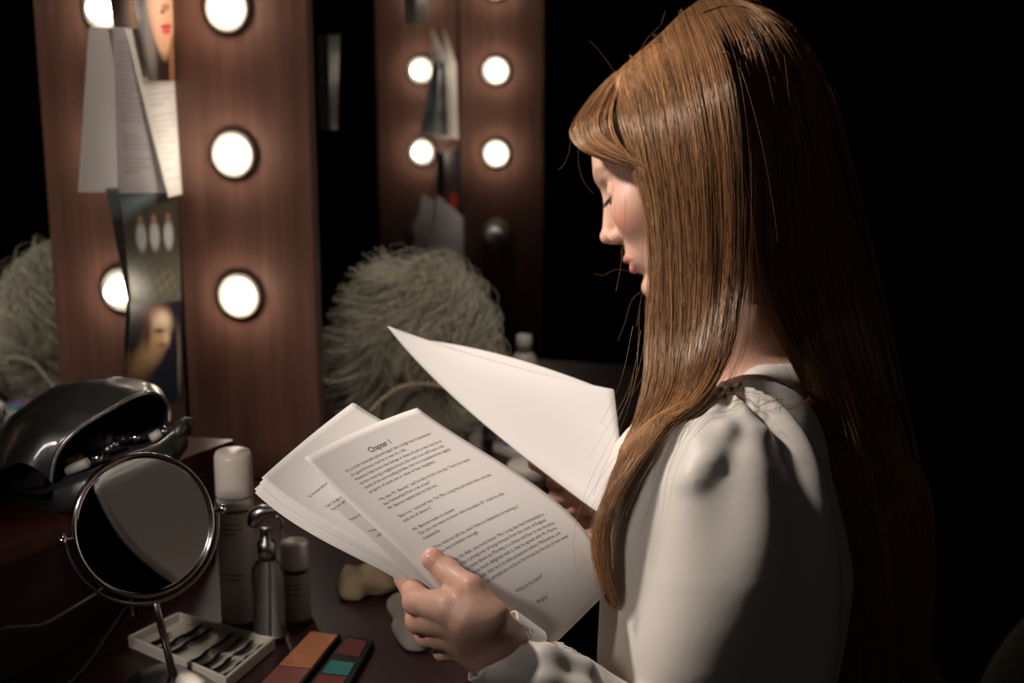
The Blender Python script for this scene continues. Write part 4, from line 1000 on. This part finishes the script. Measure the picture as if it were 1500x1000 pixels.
Gb = [
 [(1035, -4, 1.397), (1075, 62, 1.328), (1103, 180, 1.303), (1110, 310, 1.306), (1118, 400, 1.318), (1145, 480, 1.335), (1185, 560, 1.335), (1212, 640, 1.295), (1225, 740, 1.288), (1230, 850, 1.285), (1238, 950, 1.285), (1238, 1060, 1.285)],
 [(1050, -10, 1.40), (1105, 52, 1.335), (1140, 165, 1.308), (1152, 300, 1.312), (1156, 400, 1.325), (1182, 490, 1.335), (1215, 590, 1.305), (1235, 690, 1.292), (1255, 790, 1.290), (1270, 880, 1.290), (1275, 960, 1.29), (1275, 1060, 1.29)],
 [(1058, -4, 1.40), (1130, 45, 1.345), (1175, 150, 1.325), (1198, 290, 1.335), (1208, 400, 1.345), (1230, 500, 1.35), (1258, 600, 1.325), (1282, 700, 1.315), (1300, 800, 1.312), (1308, 880, 1.312), (1310, 960, 1.312), (1310, 1060, 1.312)],
 [(1068, -6, 1.40), (1150, 42, 1.36), (1202, 140, 1.355), (1232, 270, 1.365), (1256, 400, 1.375), (1283, 510, 1.38), (1308, 620, 1.37), (1326, 720, 1.365), (1338, 820, 1.365), (1340, 890, 1.365), (1338, 960, 1.365), (1338, 1060, 1.365)],
 [(1075, -6, 1.41), (1163, 40, 1.39), (1214, 135, 1.40), (1247, 255, 1.41), (1278, 390, 1.42), (1306, 510, 1.425), (1330, 630, 1.43), (1345, 730, 1.435), (1350, 820, 1.44), (1349, 900, 1.44), (1345, 960, 1.44), (1345, 1060, 1.44)],
]
N_ = 34
def guides(G): return np.stack([catmull(np.array([c(*p) for p in g]), N_) for g in G])
def flip(G): return [[(p[0], p[1], 2*1.402-p[2]) for p in g] for g in G]
def sheet_strands(G, count, thick, nclump, ctight, rbase, colfn, lat=.0015, smod=None, cut=(.90, 1.0), outward=-1, seed=1, waves=.0015):
    rr = np.random.default_rng(seed); g = len(G); s = rr.random(count)
    cl = np.sort(rr.random(nclump)); ci = np.abs(s[:, None]-cl[None]).argmin(1); t = np.linspace(0, 1, N_)
    tight = ctight*fade(.05, .8, t)
    sp_ = s[:, None]*(1-tight)[None]+cl[ci][:, None]*tight[None]
    if smod is not None: sp_ = smod(sp_, s, t)
    x = np.clip(sp_, 0, 1)*(g-1); i = np.clip(x.astype(int), 0, g-2); fr = x-i
    fr_ = fr[..., None]; ti = np.arange(N_)[None, :].repeat(count, 0)
    i0 = np.maximum(i-1, 0); i3 = np.minimum(i+2, g-1); p0 = G[i0, ti]; p1 = G[i, ti]; p2 = G[i+1, ti]; p3 = G[i3, ti]
    P = .5*((2*p1)+(-p0+p2)*fr_+(2*p0-5*p1+4*p2-p3)*fr_**2+(-p0+3*p1-3*p2+p3)*fr_**3)
    lay = rr.random(count)*thick; cld = (rr.random(nclump)-.5)*.005
    P[..., 2] += outward*((lay+0*s)[:, None]+ (cld[ci])[:, None]*fade(.02, .3, t)[None])
    ph = rr.uniform(0, 6.3, (count, 3)); am = rr.normal(0, lat, (count, 2))
    P[..., 0] += am[:, :1]*np.sin(t[None]*5+ph[:, :1])*fade(0, .2, t)+waves*np.sin(t[None]*(9+ci[:, None] % 4)+ci[:, None]*1.7)*fade(.1, .5, t)*.8
    P[..., 2] += am[:, 1:]*np.sin(t[None]*6+ph[:, 1:2])*fade(0, .2, t)
    e = rr.uniform(*cut, count); idx = e[:, None]*np.linspace(0, N_-1, N_)[None]; a = np.clip(idx.astype(int), 0, N_-2); f = (idx-a)[..., None]; r_ = np.arange(count)[:, None]
    P = P[r_, a]*(1-f)+P[r_, a+1]*f
    R = np.full((count, N_), rbase)*rr.uniform(.7, 1.25, count)[:, None]*(1-.6*fade(.7, 1, t))[None]
    return P, R, colfn(s, ci, rr, count)
def hcol(s, ci, rr, n):
    b = rr.uniform(.65, 1.3, n)*(.75+.5*((ci*37) % 11)/10.); base = np.array([.37, .19, .088])
    h = rr.uniform(-.02, .02, n); return np.clip(base[None]*b[:, None]+np.stack([h, h*.6, h*.2], 1), .01, 1)
SET = []
gd = guides(Gd); gb = guides(Gb)
_e = fade(.06, .20, np.linspace(0, 1, N_))*(1-fade(.50, .66, np.linspace(0, 1, N_)))
gb[:, :, 2] -= np.array([.014, .024, .026, .012, 0])[:, None]*_e[None]
gd[:, :, 2] += np.array([0, 0, .006, .012, .014])[:, None]*_e[None]; gdf = guides(flip(Gd)); gbf = guides(flip(Gb))
SET.append(sheet_strands(gd, 6600, .006, 60, .60, .00021, hcol, seed=11, lat=.0022))
SET.append(sheet_strands(gb, 5200, .007, 44, .50, .00023, hcol, seed=12, lat=.0025))
# between: strands that part around the neck
mid = np.stack([gd[-1], gb[0]])
def part_(sp_, s, t): return sp_*(1-fade(.16, .42, t))[None]+np.where(s[:, None] < .5, 0, 1)*fade(.16, .42, t)[None]
SET.append(sheet_strands(mid, 900, .006, 10, .3, .00026, hcol, smod=part_, seed=13))
SET.append(sheet_strands(gbf, 1600, .004, 20, .5, .0003, hcol, outward=1, seed=14))
gdf2 = gdf.copy(); gdf2[:, :, 0] += .004
SET.append(sheet_strands(gdf2[1:, :24], 0 or 1, .004, 20, .5, .0003, hcol, outward=1, seed=15) if False else sheet_strands(gbf, 10, .004, 4, .5, .0003, hcol, outward=1, seed=15))
# far front curtain: falls on the far side of the face, seen under the chin
Gf = [[(x, y, d) for x, y, d in g] for g in [
 [(905, 112, 1.41), (925, 180, 1.455), (945, 270, 1.475), (955, 360, 1.478), (952, 430, 1.475), (945, 500, 1.47), (948, 560, 1.455), (955, 640, 1.43), (965, 720, 1.41)],
 [(940, 80, 1.41), (965, 160, 1.465), (985, 270, 1.485), (990, 360, 1.485), (975, 430, 1.48), (965, 500, 1.475), (965, 560, 1.46), (975, 640, 1.43), (985, 720, 1.41)],
 [(1000, 30, 1.41), (1030, 120, 1.48), (1045, 270, 1.50), (1045, 380, 1.50), (1020, 450, 1.49), (1000, 510, 1.48), (995, 570, 1.46), (1000, 640, 1.43), (1010, 720, 1.41)],
 [(1030, 8, 1.41), (1080, 100, 1.485), (1105, 270, 1.505), (1100, 380, 1.50), (1080, 450, 1.49), (1060, 510, 1.48), (1045, 570, 1.46), (1040, 640, 1.43), (1045, 720, 1.41)]]]
gf_ = guides(Gf); SET.append(sheet_strands(gf_, 1500, .004, 18, .5, .00028, hcol, outward=1, seed=16, cut=(.8, 1)))
# front swoop over the forehead, both sides of the parting
Gs = [
 [(898, 108, 1.392), (868, 140, 1.385), (843, 175, 1.375), (836, 197, 1.366), (850, 216, 1.354), (876, 230, 1.345), (908, 240, 1.336), (945, 250, 1.327), (985, 275, 1.318)],
 [(903, 106, 1.390), (878, 138, 1.378), (856, 172, 1.365), (852, 194, 1.356), (864, 212, 1.346), (888, 225, 1.338), (918, 236, 1.330), (950, 248, 1.323), (985, 280, 1.316)],
 [(910, 102, 1.388), (892, 134, 1.372), (876, 166, 1.357), (874, 188, 1.348), (886, 206, 1.340), (905, 220, 1.333), (930, 236, 1.326), (955, 252, 1.320), (985, 290, 1.314)],
 [(918, 98, 1.386), (905, 130, 1.366), (895, 165, 1.350), (896, 190, 1.342), (906, 212, 1.335), (922, 230, 1.328), (942, 250, 1.322), (962, 270, 1.317), (985, 300, 1.312)]]
gs = guides(Gs)
SET.append(sheet_strands(gs, 2300, .004, 14, .22, .00025, hcol, seed=17, lat=.0010, waves=.0004))
Gs2 = [[(p[0], p[1], 2*1.395-p[2]) for p in g] for g in Gs]
SET.append(sheet_strands(guides(Gs2), 900, .004, 10, .3, .00026, hcol, outward=1, seed=18, lat=.001, waves=.0004))
# centre crown: short lengths bridging the parting along the skull's ridge
Gc = [[(898, 112, d0), (940, 70, d0), (985, 32, d0), (1030, 6, d0), (1075, -4, d0), (1130, 18, d0), (1180, 70, d0), (1220, 150, d0), (1250, 262, d0), (1290, 430, 1.42), (1325, 600, 1.43), (1345, 740, 1.44), (1350, 860, 1.44)] for d0 in (1.372, 1.388, 1.402, 1.416, 1.432)]
Gc = [g[3:] for g in Gc]; gc = guides(Gc); gc[:, :, 1] -= .008
SET.append(sheet_strands(gc, 1500, .003, 16, .35, .00028, hcol, seed=19, cut=(.9, 1), waves=.0006))
# stray hairs
def strays():
    rr = np.random.default_rng(5); L = []
    fixed = [[(1065, 590, 1.225), (1100, 597, 1.235), (1150, 598, 1.25), (1185, 588, 1.29), (1205, 560, 1.33)], [(1040, 578, 1.22), (1090, 572, 1.24), (1130, 590, 1.245), (1170, 600, 1.27), (1200, 600, 1.31)],
             [(1060, 560, 1.24), (1085, 575, 1.235), (1098, 600, 1.225), (1112, 640, 1.215)], [(930, 640, 1.23), (885, 720, 1.2), (872, 790, 1.19), (880, 850, 1.185), (900, 880, 1.19)],
             [(836, 190, 1.37), (834, 220, 1.37), (826, 240, 1.37), (818, 250, 1.37)], [(900, 105, 1.39), (885, 85, 1.39), (872, 70, 1.39), (862, 62, 1.39)], [(935, 78, 1.39), (950, 55, 1.39), (968, 35, 1.39), (975, 15, 1.39)],
             [(850, 200, 1.36), (846, 230, 1.36), (852, 262, 1.36), (868, 285, 1.36)], [(945, 425, 1.40), (925, 440, 1.40), (915, 470, 1.40), (905, 500, 1.40)], [(940, 400, 1.42), (905, 395, 1.42), (885, 402, 1.42), (870, 400, 1.42)],
             [(1100, 470, 1.33), (1085, 520, 1.30), (1062, 560, 1.26), (1010, 600, 1.225), (960, 640, 1.21)], [(960, 620, 1.24), (920, 680, 1.21), (878, 745, 1.19), (866, 800, 1.186), (874, 840, 1.184), (886, 868, 1.184)]]
    for P in fixed:
        for k in range(5 if len(P) > 4 else 1): L.append(catmull(np.array([c(*p) for p in P])+rr.normal(0, .0018 if len(P) > 4 else .0005, (len(P), 3)), N_))
    for _ in range(120):    # flyaways off the crown and back
        t = rr.random(); x = 850+t*380; i = rr.integers(0, 5)
        g_ = (gd if rr.random() < .6 else gb)[i]; a = rr.integers(0, 6); p0 = g_[a]; dr = nz(p0-HC+np.array([0, .02, .0])); tg = nz(g_[a+3]-g_[a])
        ln = rr.uniform(.006, .022); P = [p0+dr*ln*.55*math.sin(q_*1.9)+tg*ln*q_+rr.normal(0, .001, 3) for q_ in np.linspace(0, 1, 5)]
        L.append(catmull(np.array(P), N_))
    for _ in range(260):    # loose hairs over the curtain
        G_ = gd if rr.random() < .65 else gb; i = rr.integers(0, 5); a = rr.integers(4, 20); b_ = min(a+rr.integers(6, 14), N_-1)
        seg = G_[i, a:b_+1].copy(); seg[:, 2] += .010+.004*rr.random(); seg[:, 0] += rr.normal(0, .010)+np.linspace(0, 1, len(seg))*rr.normal(0, .012)
        L.append(catmull(seg, N_))
    P = np.array(L); n = len(L); return P, np.full((n, N_), .00012), hcol(rr.random(n), np.zeros(n, int), rr, n)*1.2
SET.append(strays())
def push(P, f, gap, it=3):
    sh = P.shape; X = P.reshape(-1, 3).copy()
    for _ in range(it):
        d = f(X); m = d < gap
        if not m.any(): break
        Y = X[m]; e = 1e-3; g = np.stack([f(Y+[e, 0, 0])-d[m], f(Y+[0, e, 0])-d[m], f(Y+[0, 0, e])-d[m]], 1); g /= np.linalg.norm(g, axis=1, keepdims=True)+1e-9
        X[m] = Y+g*(gap-d[m])[:, None]
    return X.reshape(sh)
def skull(X):
    q = (X-HC)@HR.T
    return smin(ell(q, (-.018, 0, .030), (.092, .070, .078)), ell(q, (.030, 0, .018), (.054, .054, .040)), .02)
def clothed(X): return np.where(X[:, 1] < .0, blouse(X), 1.0)
def keep_out(P, gap):
    P = push(P, skull, gap); lo_ = P[..., 1].reshape(-1) < 0
    Q_ = P.reshape(-1, 3); Q_[lo_] = push(Q_[lo_], blouse, gap, 2); return Q_.reshape(P.shape)
VV = []; QQ = []; CC = []; n = 0
for P, R, cc_ in SET:
    P = keep_out(P, .0045)+nr.uniform(-.001, .001, (P.shape[0], 1, 1))
    V, Q, C_ = strand_mesh(w(P.reshape(-1, 3)).reshape(P.shape), R, cc_); VV.append(V); QQ.append(Q+n); CC.append(C_); n += len(V)
print('hair quads', sum(len(q_) for q_ in QQ))
hair = me('hair', np.concatenate(VV), np.concatenate(QQ), hair_m, person, colors=np.concatenate(CC))
# dense inner layer beneath the visible locks
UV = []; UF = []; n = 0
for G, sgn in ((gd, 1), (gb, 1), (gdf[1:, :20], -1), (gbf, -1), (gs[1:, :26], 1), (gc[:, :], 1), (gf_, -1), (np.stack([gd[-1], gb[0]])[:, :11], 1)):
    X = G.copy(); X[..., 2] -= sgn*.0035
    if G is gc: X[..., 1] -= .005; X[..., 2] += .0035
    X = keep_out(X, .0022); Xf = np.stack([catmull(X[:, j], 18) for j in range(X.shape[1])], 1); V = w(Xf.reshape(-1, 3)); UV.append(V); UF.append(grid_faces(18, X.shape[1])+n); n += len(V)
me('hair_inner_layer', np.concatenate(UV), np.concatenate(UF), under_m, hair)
# ------------------------------------------------------------------ chair back at the lower right
ch = empty('upholstered_chair', at(1560, 1150, 1.75)*np.array([1, 1, 0]), 'dark olive rounded upholstered chair at the lower right edge', 'chair')
olive = mat('olive_fabric', (.10, .095, .072), .85, noise=.2, scale=80)
cb = at(1600, 1120, 1.75)
V, Q = surfnet(lambda X: smax(ell(X, cb, (.16, .075, .24))+.0, -(X[:, 2]-cb[2]+.17), .02), cb-.3, cb+.3, .008); me('backrest', V, Q, olive, ch)
sc = np.array([cb[0], cb[1]-.20, .44])
V, Q = surfnet(lambda X: ell(X, sc, (.24, .25, .06)), sc-.3, sc+.3, .01); me('seat', V, Q, olive, ch)
for sx in (-1, 1):
    MB().tube([cb+[sx*.10, 0, -.14], [cb[0]+sx*.12, cb[1]-.02, .44]], .012).build('back_post', M['black_pl'], ch)
    for sy in (-1, 1): MB().tube([sc+[sx*.17, sy*.16, -.02], [sc[0]+sx*.20, sc[1]+sy*.19, .002]], [.016, .010]).build('leg', M['black_pl'], ch)
